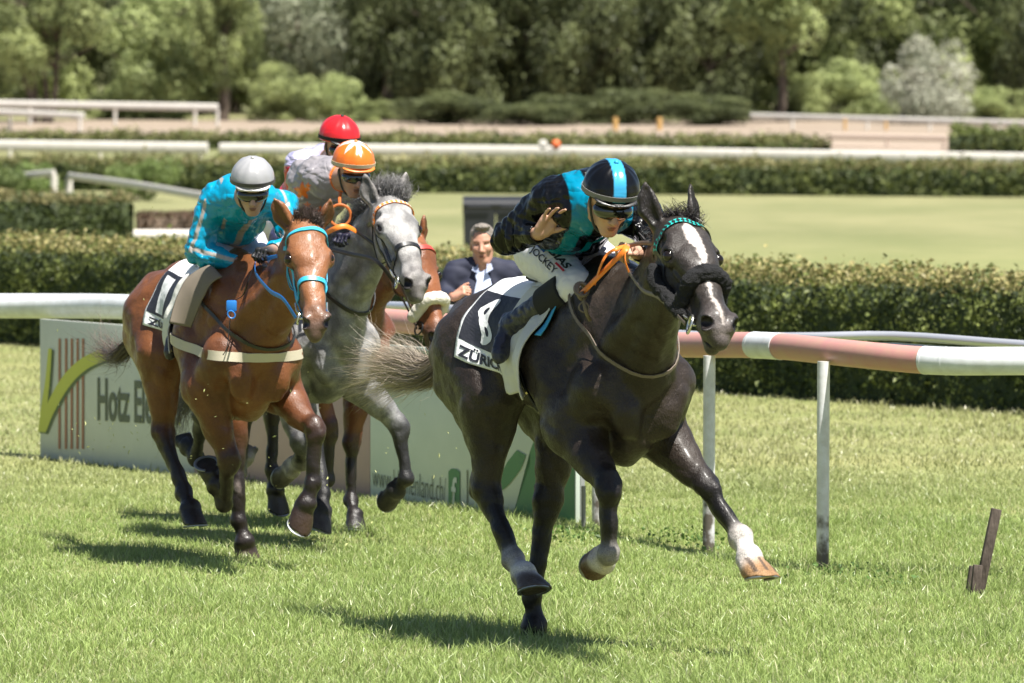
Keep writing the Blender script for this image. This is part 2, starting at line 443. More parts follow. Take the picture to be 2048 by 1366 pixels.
# ------------------------------------------------------------------ trees
LP = {}
def crown_mesh(kind, seed, cols, n=9000, leaf=.30, w=1.0, h=1.0, lob=44, low=.1, droop=0.0):
    """unit crown: 1 wide, 1 high, base at z 0"""
    r = np.random.default_rng(seed)
    c_ = r.normal(size=(lob * 3, 3)); c_ /= np.linalg.norm(c_, axis=1, keepdims=True); c_ *= (r.random((lob * 3, 1)) ** .45) * np.array([.42, .42, .44]); c_ = c_[:lob]; c_[:, 2] += .5
    rad = .07 + .10 * r.random(lob); pr_ = rad ** 2 / (rad ** 2).sum(); i = r.choice(lob, n, p=pr_); d = r.normal(size=(n, 3)); d /= np.linalg.norm(d, axis=1, keepdims=True)
    P = c_[i] + d * (rad[i] * (.80 + .28 * r.random(n)))[:, None]
    if droop: P[:, 2] -= droop * r.random(n) ** 2
    V, F = leafcloud(P, leaf, r, d, flat=.6)
    lobe = r.random(lob)[i]; k = np.clip(.75 * lobe + .35 * (r.random(n) - .3) + .25 * (d[:, 2] > .1), 0, 1)[:, None] ** 1.2  # sunlit tops put in the colour: leaves on a lobe's upper side are lighter
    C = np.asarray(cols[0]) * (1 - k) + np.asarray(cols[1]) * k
    return np_mesh('crown_' + kind, V, F, False, np.repeat(C, 4, 0))
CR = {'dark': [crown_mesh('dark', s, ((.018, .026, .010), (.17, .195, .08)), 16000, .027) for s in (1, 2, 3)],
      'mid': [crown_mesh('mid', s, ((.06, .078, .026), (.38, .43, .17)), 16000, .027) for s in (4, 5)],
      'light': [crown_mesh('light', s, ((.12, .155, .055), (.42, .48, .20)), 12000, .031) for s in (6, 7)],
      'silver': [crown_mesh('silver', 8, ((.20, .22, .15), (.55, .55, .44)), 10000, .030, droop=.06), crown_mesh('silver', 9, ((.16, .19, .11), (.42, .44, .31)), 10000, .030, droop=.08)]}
for l_ in CR.values():
    for m_ in l_: m_.materials.append(M_leaf)
def tree(px, Y, w, h, z0, kind, k, label, group='trees along the far side of the course', trunks=1, tr=.28, cat='tree', rz=0, name=None):
    """px photo column of the trunk, Y distance, crown w x h starting z0 above the ground"""
    X = (px - 1024) * Y / FPX; zg = tz(Y); root = tag(empty(name or 'broadleaf_tree', (X, Y, zg)), label, cat, group)
    o = bpy.data.objects.new('crown', CR[kind][k]); COL.objects.link(o); o.parent = root; o.location = (0, 0, z0); o.scale = (w, w * .8, h); o.rotation_euler = (0, 0, rz)
    r = random.Random(px * 7 + int(Y)); b = MB()
    for t in range(trunks):
        dx = (t - (trunks - 1) / 2) * tr * 3.5; base = Vector((X + dx * .55, Y, zg - .2)); pts = [base]
        for s_ in range(1, 6): pts.append(base + Vector((dx * .9 * s_ / 5 + r.uniform(-.15, .15), r.uniform(-.1, .1), (z0 + h * .75) * s_ / 5)))
        b.tube(pts, [tr * (1.1 - .17 * s_) for s_ in range(6)], 8)
        for s_ in range(2, 5):
            for q in range(3):
                a = r.uniform(0, 6.28); e = pts[s_] + Vector((math.cos(a) * w * .28, math.sin(a) * w * .25, h * r.uniform(.08, .2))); b.tube([pts[s_], pts[s_].lerp(e, .5) + Vector((0, 0, .1)), e], [tr * .42, tr * .25, tr * .08], 6)
    b.build('trunk', M_wood, root)
    return root
TR = [
 (80, 306, 7.0, 6.6, 1.6, 'mid', 0, 'multi-stemmed tree with thin dark trunks at the far left', 4, .14),
 (-60, 310, 8.3, 8.6, -0.2, 'mid', 1, 'leafy green tree cut by the left frame edge', 1, .2),
 (300, 316, 6.7, 8.0, -0.8, 'light', 0, 'light yellow-green tree right of the multi-stemmed tree', 1, .2),
 (445, 312, 4.6, 9.2, 1.4, 'mid', 1, 'dark tree with a thick trunk showing left of the silver caps', 1, .26),
 (600, 318, 7.9, 8.0, -0.4, 'silver', 1, 'grey-green willow above the orange and red caps', 1, .2),
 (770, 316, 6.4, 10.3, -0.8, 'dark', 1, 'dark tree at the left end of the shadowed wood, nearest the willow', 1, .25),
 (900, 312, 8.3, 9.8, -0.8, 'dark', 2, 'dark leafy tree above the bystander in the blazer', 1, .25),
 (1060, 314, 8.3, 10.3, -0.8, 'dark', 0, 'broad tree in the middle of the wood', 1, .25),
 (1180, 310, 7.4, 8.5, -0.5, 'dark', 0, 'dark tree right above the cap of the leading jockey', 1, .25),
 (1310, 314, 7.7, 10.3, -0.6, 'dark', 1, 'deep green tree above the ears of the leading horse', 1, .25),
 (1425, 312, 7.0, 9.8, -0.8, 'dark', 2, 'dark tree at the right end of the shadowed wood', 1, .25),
 (1560, 308, 7.2, 7.6, 2.2, 'light', 1, 'bright yellow-green tree overhanging the far rail', 1, .22),
 (1860, 300, 5.0, 4.8, -0.8, 'silver', 0, 'pale silvery willow at the upper right', 1, .18),
 (1700, 330, 9.0, 9.8, -0.4, 'mid', 1, 'green tree standing behind and left of the silvery willow', 1, .25),
 (1990, 326, 9.6, 10.3, -0.8, 'mid', 0, 'large green tree behind and right of the silvery willow', 1, .25),
 (2130, 318, 8.3, 9.8, -0.8, 'dark', 0, 'dark tree cut by the right frame edge', 1, .25),
]
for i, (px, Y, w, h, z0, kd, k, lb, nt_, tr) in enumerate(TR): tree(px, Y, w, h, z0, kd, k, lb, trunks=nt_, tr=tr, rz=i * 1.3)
# second row that closes the wood behind
rows = []
NOUN = ['the multi-stemmed tree', 'the tree at the left frame edge', 'the light yellow-green tree', 'the thick-trunked tree', 'the grey-green willow', 'the dark tree beside that willow', 'the tree above the bystander', 'the broad middle tree', 'the tree above the leading jockey cap', 'the tree above the leading horse ears', 'the last dark tree of the wood', 'the bright overhanging tree', 'the pale silvery willow', 'the green tree left of the silvery willow', 'the large tree right of the silvery willow', 'the dark tree at the right frame edge']
used_l = set()
for i, px in enumerate(range(-160, 2260, 105)):
    best = None
    for j_ in sorted(range(len(TR)), key=lambda q: abs(TR[q][0] - px)):
        lb_ = 'tall back-row tree, just %s behind %s' % ('left' if px < TR[j_][0] else 'right', NOUN[j_])
        if lb_ not in used_l: best = lb_; break
    used_l.add(best)
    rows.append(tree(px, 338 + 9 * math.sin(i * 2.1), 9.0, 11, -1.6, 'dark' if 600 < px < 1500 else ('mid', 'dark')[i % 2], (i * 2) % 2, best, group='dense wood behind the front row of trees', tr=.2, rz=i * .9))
def tb(px, py, w, h, kd, k, lb, i=0):
    g_ = gnd(px, py); root = tag(empty('bush', g_), lb, 'bush', 'bushes at the foot of the wood'); o = bpy.data.objects.new('foliage', CR[kd][k]); COL.objects.link(o); o.parent = root; o.location = (0, 0, -h * .16); o.scale = (w, w * .8, h); o.rotation_euler = (0, 0, i)
    b = MB(); 
    for q in range(4): b.tube([g_ + Vector((.1 * q - .15, 0, -.1)), g_ + Vector(((q - 1.5) * w * .1, 0, h * .4))], [.05, .02], 6)
    b.build('stem', M_wood, root)
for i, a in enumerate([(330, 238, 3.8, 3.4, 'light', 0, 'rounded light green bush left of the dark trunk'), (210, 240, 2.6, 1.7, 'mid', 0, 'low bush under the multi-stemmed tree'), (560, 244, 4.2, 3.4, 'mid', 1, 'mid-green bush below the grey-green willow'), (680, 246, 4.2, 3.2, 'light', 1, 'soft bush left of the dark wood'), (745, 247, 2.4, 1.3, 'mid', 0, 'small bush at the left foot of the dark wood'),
      (1600, 243, 3.6, 2.8, 'mid', 1, 'olive bush below the yellow-green tree'), (1710, 240, 4.8, 3.6, 'light', 0, 'wide olive bush left of the silvery willow'), (1990, 243, 3.6, 2.3, 'light', 1, 'yellow-green bush right of the silvery willow'), (2080, 246, 3.0, 2.6, 'mid', 0, 'green bush at the right frame edge'), (900, 250, 6.2, 1.9, 'dark', 0, 'dark undergrowth bush at the left of the wood foot'), (1060, 252, 6.4, 1.6, 'dark', 1, 'dark undergrowth bush in the middle of the wood foot'), (1240, 250, 6.8, 2.1, 'dark', 2, 'dark undergrowth bush above the ears of the leading horse'), (1420, 252, 6.2, 1.8, 'dark', 0, 'dark undergrowth bush left of the far white rail')]): tb(*a, i=i * 1.7)

def smooth_path(pts, n=10):
    pts = [Vector(p) for p in pts]; o = []
    for i in range(len(pts) - 1):
        p0 = pts[max(i - 1, 0)]; p1 = pts[i]; p2 = pts[i + 1]; p3 = pts[min(i + 2, len(pts) - 1)]
        for s_ in range(n):
            t = s_ / n
            o.append(0.5 * ((2 * p1) + (p2 - p0) * t + (2 * p0 - 5 * p1 + 4 * p2 - p3) * t * t + (3 * p1 - p0 - 3 * p2 + p3) * t ** 3))
    o.append(pts[-1]); return o
# ------------------------------------------------------------------ rails and fences
M_pvc = mat('white_pvc', (.66, .68, .70), .38, noise=(13, .7, (.50, .51, .50)), bump=(40, .1, .003))
M_pink = mat('faded_red_plastic', (.47, .22, .20), .45, noise=(11, .8, (.46, .27, .20)), bump=(40, .15, .003))
M_farw = mat('far_white_paint', (.60, .57, .52), .7, noise=(3, .5, (.45, .42, .38)))
M_fago = mat('weathered_wood', (.33, .25, .18), .9, noise=(4, .5, (.22, .16, .12)))
def rail_path(pts): return smooth_path([at(*p) for p in pts], 6)
def fence(name, label, pts, rad, posts, m=None, mp=None, prad=.04, group=None, cat='rail', second=None, flat=None):
    """pts, posts in (px, py, Y)"""
    P = [at(*p) for p in pts]; root = tag(empty(name, (P[0].x, P[0].y, tz(P[0].y))), label, cat, group); m = m or M_pvc
    b = MB(); b.tube(smooth_path(P, 4), rad, 12, flat=flat); b.build('rail', m, root)
    for (px, py, Y) in posts:
        q = at(px, py, Y); b = MB(); b.tube([Vector((q.x, q.y, tz(q.y) - .1)), q - Vector((0, 0, rad * .6))], prad, 10); b.build('post', mp or m, root)
    if second:
        b = MB(); b.tube([p - Vector((0, 0, second)) for p in P], rad * .6, 8); b.build('lower_rail', m, root)
    return root
# main running rail
root = tag(empty('running_rail', (gp(1150, 1045).x, gp(1150, 1045).y, 0)), 'fat white running rail with faded red sections, crossing behind the horses', 'running rail')
pr = [(-1300, 615, 54.0, .086), (-420, 612, 50.2, .086), (80, 612, 48.6, .086), (260, 614, 47.4, .084), (520, 626, 45.5, .080), (800, 643, 43.4, .076), (1150, 674, 41.0, .073), (1345, 689, 39.2, .072), (1533, 691, 37.7, .0725), (1700, 707, 36.7, .073), (1860, 721, 36.15, .073), (2048, 722, 36.0, .073), (2500, 720, 36.0, .073), (3300, 716, 36.2, .073)]
P = smooth_path([at(a, b_, c_) for a, b_, c_, d_ in pr], 8); nR = len(P)
pxs = np.interp(np.arange(nR), np.arange(0, nR, 8), [p[0] for p in pr]); rad = list(np.interp(pxs, [p[0] for p in pr], [p[3] for p in pr]))
secs = [(-1300, 690, 'w'), (690, 1508, 'p'), (1508, 1556, 'w'), (1556, 1850, 'p'), (1850, 3300, 'w')]
for (a, b_, c_) in secs:
    xs_ = np.linspace(a, b_, max(3, int((b_ - a) / 25))); pts = [Vector([np.interp(x, pxs, [p[k] for p in P]) for k in range(3)]) for x in xs_]; rr = [float(np.interp(x, pxs, rad)) * (1.0 if c_ == 'p' else 1.03) for x in xs_]
    b = MB(); b.tube(pts, rr, 24); b.build('rail_tube', M_pvc if c_ == 'w' else M_pink, root)
for x in (1895, 1508, 1556, 1850):
    c_ = Vector([np.interp(x, pxs, [p[k] for p in P]) for k in range(3)]); c2 = Vector([np.interp(x + 5, pxs, [p[k] for p in P]) for k in range(3)]); b = MB(); b.tube([c_, c2], float(np.interp(x, pxs, rad)) * 1.045, 24); b.build('joint', M_pvc, root)
M_post = mat('post_paint', (.68, .68, .70), .4, noise=(14, .8, (.50, .49, .47)), bump=(50, .3, .003))
_nt = M_post.node_tree; _tc = [n for n in _nt.nodes if n.type == 'TEX_COORD'][0]; _geo = _nt.nodes.new('ShaderNodeNewGeometry'); _sx = _nt.nodes.new('ShaderNodeSeparateXYZ'); _nt.links.new(_geo.outputs['Position'], _sx.inputs[0])
_no = _nt.nodes.new('ShaderNodeTexNoise'); _no.inputs['Scale'].default_value = 9; _no.inputs['Detail'].default_value = 8; _nt.links.new(_tc.outputs['Object'], _no.inputs['Vector'])
_ad = _nt.nodes.new('ShaderNodeMath'); _ad.operation = 'MULTIPLY_ADD'; _ad.inputs[1].default_value = -1.3; _nt.links.new(_no.outputs[0], _ad.inputs[0]); _nt.links.new(_sx.outputs[2], _ad.inputs[2])
_mr = _nt.nodes.new('ShaderNodeMapRange'); _mr.inputs[1].default_value = -.60; _mr.inputs[2].default_value = -.42; _mr.inputs[3].default_value = 1; _mr.inputs[4].default_value = 0; _nt.links.new(_ad.outputs[0], _mr.inputs[0])
_b = _nt.nodes['Principled BSDF']; _src = _b.inputs['Base Color'].links[0].from_socket; _mx = _nt.nodes.new('ShaderNodeMix'); _mx.data_type = 'RGBA'; _mx.inputs[7].default_value = (.10, .085, .07, 1); _nt.links.new(_mr.outputs[0], _mx.inputs[0]); _nt.links.new(_src, _mx.inputs[6]); _nt.links.new(_mx.outputs[2], _b.inputs['Base Color'])
for (px, pyb) in ((1645, 1140), (1417, 1102), (1195, 1052), (2330, 1172), (2900, 1170), (-260, 890), (-700, 865)):
    g_ = gp(px, pyb); top = Vector([np.interp(px, pxs, [p[k] for p in P]) for k in range(3)]); b = MB(); b.tube([Vector((g_.x, g_.y, -.1)), Vector((g_.x + .004, g_.y, top.z - .05))], .034, 14); b.build('post', M_post, root)
# thin aluminium rail behind
fence('thin_rail', 'thin pale aluminium rail running just behind the fat running rail', [(700, 610, 46.2), (905, 618, 44.2), (1345, 668, 42.2), (1590, 674, 41.3), (1790, 672, 41.0), (2048, 690, 40.3), (2400, 712, 39.6), (3200, 740, 38.6)], .028, [], mat('aluminium', (.62, .63, .66), .35, metal=.6), second=.055)
fence('far_rail', 'long white rail beyond the pale field, between the two far hedges', [(440, 298, 222), (1020, 303, 218), (1500, 310, 214), (2300, 322, 208)], .19, [(x, 312, 214) for x in (860, 1195, 1455, 1660, 1900)], M_farw, flat=(1, .4), prad=.06)
fence('far_rail', 'left stretch of the long white rail, ending short of a small gap', [(-200, 289, 226), (415, 297, 222)], .19, [(x, 292, 224) for x in (20, 200, 400)], M_farw, flat=(1, .4), prad=.06)
fence('course_rail', 'white rail at the upper left under the trees', [(-150, 205, 300), (436, 215, 296)], .16, [(230, 214, 298), (390, 216, 297), (60, 210, 299), (435, 216, 296)], M_farw, flat=(1, .4), prad=.07)
fence('course_rail', 'lower short white rail in front of the multi-stemmed tree', [(-150, 218, 282), (168, 232, 278)], .14, [(160, 232, 278), (20, 226, 280)], M_farw, flat=(1, .4), prad=.07)
fence('course_rail', 'white rail at the upper right below the silvery willow', [(1502, 232, 290), (1800, 240, 284), (2300, 254, 276)], .13, [(1585, 236, 288), (1735, 240, 285), (1860, 243, 282), (2000, 246, 280)], M_farw, flat=(1, .4), prad=.06)
fence('pen_fence', 'low pale fence across the sandy gap between the hedges', [(1655, 272, 244), (1895, 276, 242)], .10, [(1660, 270, 244), (1775, 274, 243), (1890, 276, 242)], mat('pale_wood', (.50, .40, .33), .8), flat=(1, .4), prad=.06, second=.35, cat='fence')
for (px, pyt, lb) in ((1231, 236, 'short orange marker post, left one of the pair in front of the dark wood'), (1319, 236, 'short orange marker post, right one of the pair in front of the dark wood'), (1690, 238, 'thin orange marker post behind the right-hand white rail'), (1772, 244, 'thin orange marker post farther right behind the white rail')):
    g_ = gnd(px, 262); top = at(px, pyt, g_.y); b = MB(); b.tube([Vector((g_.x, g_.y, g_.z - .1)), Vector((g_.x, g_.y, top.z)), Vector((g_.x, g_.y, top.z + .03))], [.11 if px < 1500 else .06] * 2 + [.02], 8); tag(b.build('marker_post', mat('ochre_paint', (.50, .30, .10), .7)), lb, 'marker post', 'orange marker posts')
r_1 = fence('broken_rail', 'short white rail stub sloping up to a post at the far left', [(45, 352, 175), (108, 346, 172)], .09, [(108, 346, 172)], M_farw, flat=(1, .5), prad=.09)
r_2 = fence('slanting_rail', 'white rail slanting down from a post toward the blue jockey', [(138, 352, 176), (260, 368, 155), (400, 392, 134), (520, 410, 122)], .085, [(138, 352, 176)], M_farw, flat=(1, .5), prad=.09)
# brush jump with take-off pole
g0 = gnd(268, 486); g1 = gnd(640, 486)
root = tag(empty('brush_jump', g0.lerp(g1, .5)), 'brown brush jump with a white pole along its foot, behind the blue jockey', 'jump')
r_ = np.random.default_rng(8); n = 9000; t = r_.random(n); P_ = np.stack([g0.x + (g1.x - g0.x) * t, g0.y + .5 + r_.random(n) * .8, .05 + r_.random(n) * .50], 1); V, F = leafcloud(P_, .10, r_, aspect=.25)
cc = np.repeat((np.array([[.12, .075, .05]]) * (.5 + r_.random((n, 1)))), 4, 0); link_mesh('brush', np_mesh('brush', V, F, False, cc), M_leaf, root)
b = MB(); b.box((g0.x, g0.y + .6, 0), (g1.x, g0.y + 1.2, .42)); b.build('frame', M_fago, root)
b = MB(); b.tube([g0 + Vector((0, 0, .13)), g1 + Vector((0, 0, .13))], .105, 12); b.build('pole', M_farw, root)
# black plastic bins far in the field
g_ = gnd(990, 494)
for i, (dx, lb) in enumerate(((-.27, 'left one of the two black plastic bins behind the bystander'), (.30, 'right one of the two black plastic bins, next to the leading jockey elbow'))):
    root = tag(empty('plastic_bin', g_ + Vector((dx, 0, 0))), lb, 'bin', 'black plastic bins in the field'); b = MB(); q = g_ + Vector((dx, 0, 0))
    r4 = [[Vector((q.x + sx_ * w_, q.y + sy_ * .3, z_)) for sx_, sy_ in ((-1, -1), (1, -1), (1, 1), (-1, 1))] for z_, w_ in ((.02, .265), (.72, .28))]
    vs_ = [[b.bm.verts.new(v) for v in rr_] for rr_ in r4]
    for k in range(4): b.bm.faces.new((vs_[0][k], vs_[0][(k + 1) % 4], vs_[1][(k + 1) % 4], vs_[1][k]))
    b.bm.faces.new(vs_[0][::-1]); b.bm.faces.new(vs_[1]); b.build('bin_body', mat('black_plastic', (.018, .019, .022), .35), root)
    b = MB(); b.tube([Vector((q.x - .285, q.y, .72)), Vector((q.x + .285, q.y, .72))], .16, 18, flat=(1.0, 2.0)); b.build('lid', MATS['black_plastic'], root)
    b = MB(); b.tube([Vector((q.x - .2, q.y - .36, .70)), Vector((q.x + .2, q.y - .36, .70))], .022, 8); b.build('handle', MATS['black_plastic'], root)
# tripod marker with orange ball and white disc on the far side
g_ = gnd(1100, 385); root = tag(empty('tripod_marker', g_), 'white tripod with an orange ball and a white disc, above the far hedge', 'marker'); b = MB()
apex = at(1100, 318, g_.y)
for a in (0, 2.1, 4.2): b.tube([apex, Vector((g_.x + .42 * math.cos(a), g_.y + .42 * math.sin(a), g_.z))], .022, 6)
b.tube([apex, at(1100, 296, g_.y)], .02, 6); b.tube([at(1086, 300, g_.y), at(1114, 300, g_.y)], .02, 6); b.build('tripod', M_farw, root)
for px, mm, nm in ((1112, mat('orange_plastic', (.65, .13, .03), .5), 'orange_ball'), (1086, M_farw, 'white_disc')):
    b = MB(); rr_ = bmesh.ops.create_uvsphere(b.bm, u_segments=14, v_segments=10, radius=.125); q = at(px, 289, g_.y)
    for v in rr_['verts']: v.co = Vector((v.co.x, v.co.y * (1 if px > 1100 else .3), v.co.z)) + q
    b.build(nm, mm, root)
# leaning wooden stake
root = tag(empty('wooden_stake', gp(1950, 1188)), 'weathered wooden stake leaning out of the grass at the right edge', 'stake')
M_stake = mat('old_wood', (.05, .037, .028), .9, noise=(30, .7, (.11, .085, .07)), bump=(60, .9, .01, (1, 1, .15)))
def plank(a, b_, w, t, name):
    a = Vector(a); b_ = Vector(b_); z = (b_ - a).normalized(); x = Vector((1, .2, 0)); x = (x - z * x.dot(z)).normalized(); y = z.cross(x); M = Matrix((x, y, z)).transposed().to_4x4(); M.translation = a
    b = MB(); vs_ = b.box((-w / 2, -t / 2, -.12), (w / 2, t / 2, (b_ - a).length), M, .003); return b.build(name, M_stake, root)
plank(gp(1957, 1190), at(1993, 1018, gp(1965, 1190).y), .050, .035, 'upright'); plank(gp(1950, 1192) + Vector((0, .03, 0)), at(1956, 1130, gp(1950, 1192).y + .03), .046, .03, 'offcut'); plank(gp(1940, 1186) + Vector((0, .06, 0)), at(1946, 1132, gp(1940, 1186).y + .06), .035, .03, 'offcut')

def text_verts(txt, bold=.02, spacing=1.0, res=3):
    cu = bpy.data.curves.new('t', 'FONT'); cu.body = txt; cu.size = 1.0; cu.offset = bold; cu.resolution_u = res; cu.space_character = spacing
    o = bpy.data.objects.new('t', cu); COL.objects.link(o)
    bpy.context.view_layer.update()
    me = bpy.data.meshes.new_from_object(o.evaluated_get(bpy.context.evaluated_depsgraph_get()))
    bpy.data.objects.remove(o); bpy.data.curves.remove(cu)
    bm = bmesh.new(); bm.from_mesh(me); bpy.data.meshes.remove(me)
    bmesh.ops.triangulate(bm, faces=bm.faces)
    xs = [v.co.x for v in bm.verts]; ys = [v.co.y for v in bm.verts]
    return bm, (min(xs), min(ys), max(xs), max(ys))

# ------------------------------------------------------------------ advertising boards under the rail
G0 = gp(80, 915); G1 = gp(1152, 1046); bax = Vector((G1.x - G0.x, G1.y - G0.y, 0)).normalized(); bn = Vector((bax.y, -bax.x, 0)); 
if bn.y > 0: bn = -bn
def bp(px, py, lift=.006):
    d = ray(px, py); t = ((G0 - CAMP).dot(bn)) / d.dot(bn); return CAMP + d * t + bn * lift
def board(name, pxa, pxb, label, m, top=.985):
    def gq(px):
        d = ray(px, 900); t = ((G0 - CAMP).dot(bn)) / d.dot(bn); p = CAMP + d * t; return Vector((p.x, p.y, 0))
    a = gq(pxa); b_ = gq(pxb); root = tag(empty(name, a.lerp(b_, .5)), label, 'advertising board', 'advertising boards under the rail')
    L_ = (b_ - a).length; M = Matrix((bax, -bn, Vector((0, 0, 1)))).transposed().to_4x4(); M.translation = a
    b = MB(); b.box((.004, 0, .0), (L_ - .004, .03, top), M, .002); b.build('panel', m, root)
    b = MB()
    for x in (.02, L_ - .02): b.box((x - .02, .031, -.1), (x + .02, .06, top - .02), M)
    b.build('support', mat('galvanised', (.35, .36, .36), .5, metal=.5), root); return root
M_bd1 = mat('board_pale_green', (.55, .57, .52), .5, noise=(3, .5, (.46, .49, .43)), bump=(3, .1, .02))
M_bd2 = mat('board_dusty_pink', (.43, .29, .28), .5, noise=(3, .5, (.37, .25, .24)), bump=(3, .1, .02))
M_bd3 = mat('board_mint', (.56, .62, .56), .5, noise=(3, .5, (.48, .55, .49)), bump=(3, .1, .02))
B1 = board('advertising_board', 80, 388, 'pale board with a lime green tick, brown bars and dark lettering, leftmost under the rail', M_bd1)
B2 = board('advertising_board', 388, 740, 'plain dusty pink board in the middle, between the bay and the grey horse legs', M_bd2)
B3 = board('advertising_board', 740, 1152, 'mint green board with a web address and green shapes, behind the leading horse', M_bd3)
def flat_poly(pts, name, m, parent, lift=.006):
    b = MB(); vs_ = [b.bm.verts.new(bp(x, y, lift)) for x, y in pts]; b.bm.faces.new(vs_); bmesh.ops.triangulate(b.bm, faces=b.bm.faces); return b.build(name, m, parent, smooth=False)
M_lime = mat('lime_print', (.48, .50, .06), .5); M_dgr = mat('shadow_green_print', (.07, .11, .05), .5); M_brn = mat('brown_print', (.30, .11, .06), .5); M_txt = mat('dark_print', (.07, .09, .06), .5); M_grn = mat('green_print', (.06, .20, .08), .5)
def stroke(cl, ws, name, m, parent, lift, dx=0, dy=0):
    """brush stroke along photo points cl with widths ws"""
    c2 = smooth_path([Vector((x + dx, y + dy, 0)) for x, y in cl], 8); w2 = np.interp(np.linspace(0, 1, len(c2)), np.linspace(0, 1, len(ws)), ws); Lf = []; Rt = []
    for i, p in enumerate(c2):
        t = (c2[min(i + 1, len(c2) - 1)] - c2[max(i - 1, 0)]).normalized(); n_ = Vector((-t.y, t.x, 0)); Lf.append(p + n_ * w2[i] / 2); Rt.append(p - n_ * w2[i] / 2)
    b = MB(); A_ = [b.bm.verts.new(bp(p.x, p.y, lift)) for p in Lf]; B_ = [b.bm.verts.new(bp(p.x, p.y, lift)) for p in Rt]
    for i in range(len(A_) - 1): b.bm.faces.new((A_[i], A_[i + 1], B_[i + 1], B_[i]))
    return b.build(name, m, parent, smooth=False)
for i, x in enumerate((120, 133, 144.5, 156, 167)): stroke([(x, 677), (x - .5, 898)], [4.6, 4.6], 'logo_bar', M_brn, B1, .004)
CH = [(102, 700), (97, 760), (90, 820), (88, 862), (112, 806), (145, 750), (180, 722), (211, 712)]
def tick(dx, dy, m, lift, k=1):
    stroke([(102, 697), (97, 760), (90, 815), (86, 864)], [7 * k, 9 * k, 12 * k, 16 * k], 'logo_tick', m, B1, lift, dx, dy); stroke([(88, 864), (104, 815), (135, 762), (170, 728), (211, 708)], [10 * k, 20 * k, 23 * k, 24 * k, 25 * k], 'logo_tick', m, B1, lift + .0005, dx, dy)
tick(3, 3, M_dgr, .0055, 1.08); tick(0, 0, M_lime, .008)
def quad_text(txt, q, name, m, parent, bold=.01, lift=.006):
    """q = photo corners: bottom-left, bottom-right, top-right, top-left"""
    bm, (x0, y0, x1, y1) = text_verts(txt, bold); q = [Vector((*c, 0)) for c in q]
    for v in bm.verts:
        a = (v.co.x - x0) / (x1 - x0); c = (v.co.y - y0) / (y1 - y0); p = q[0].lerp(q[1], a).lerp(q[3].lerp(q[2], a), c); v.co = bp(p.x, p.y, lift)
    me = bpy.data.meshes.new(name); bm.to_mesh(me); bm.free(); return link_mesh(name, me, m, parent)
quad_text('Hotz Elektro', [(196, 842), (362, 852), (362, 768), (196, 755)], 'lettering', M_txt, B1, .02)
quad_text('www.blumenland.ch/', [(746, 972), (893, 1006), (893, 956), (746, 931)], 'lettering', M_txt, B3, -.012)
flat_poly([(898, 1014), (921, 1019), (921, 944), (914, 938), (904, 937), (898, 943)], 'logo_square', M_grn, B3, .005); quad_text('f', [(905, 1014), (916, 1016), (916, 955), (905, 952)], 'lettering', M_bd3, B3, .02, .009)
stroke([(936, 940), (936, 1026)], [2, 2], 'divider', M_txt, B3, .006)
quad_text('LAND', [(978, 921), (1012, 924), (1012, 908), (978, 905)], 'lettering', M_txt, B3, 0)
stroke([(985, 985), (1008, 962), (1030, 930), (1044, 905)], [14, 26, 30, 20], 'leaf_print', M_grn, B3, .005)
flat_poly([(1028, 1028), (1062, 930), (1062, 900), (1100, 800), (1150, 720), (1150, 1044)], 'leaf_print', M_grn, B3, .0045)
flat_poly([(745, 692), (860, 702), (880, 745), (800, 735), (745, 712)], 'leaf_print', M_grn, B3, .0045)
from concurrent.futures import ThreadPoolExecutor
POOL = ThreadPoolExecutor(4)
# ------------------------------------------------------------------ implicit-surface modeller (bodies, clothes)
def nv(v): return np.array([v[0], v[1], v[2]], np.float32)
def unit(v):
    v = np.asarray(v, np.float32); return v / max(np.linalg.norm(v), 1e-9)

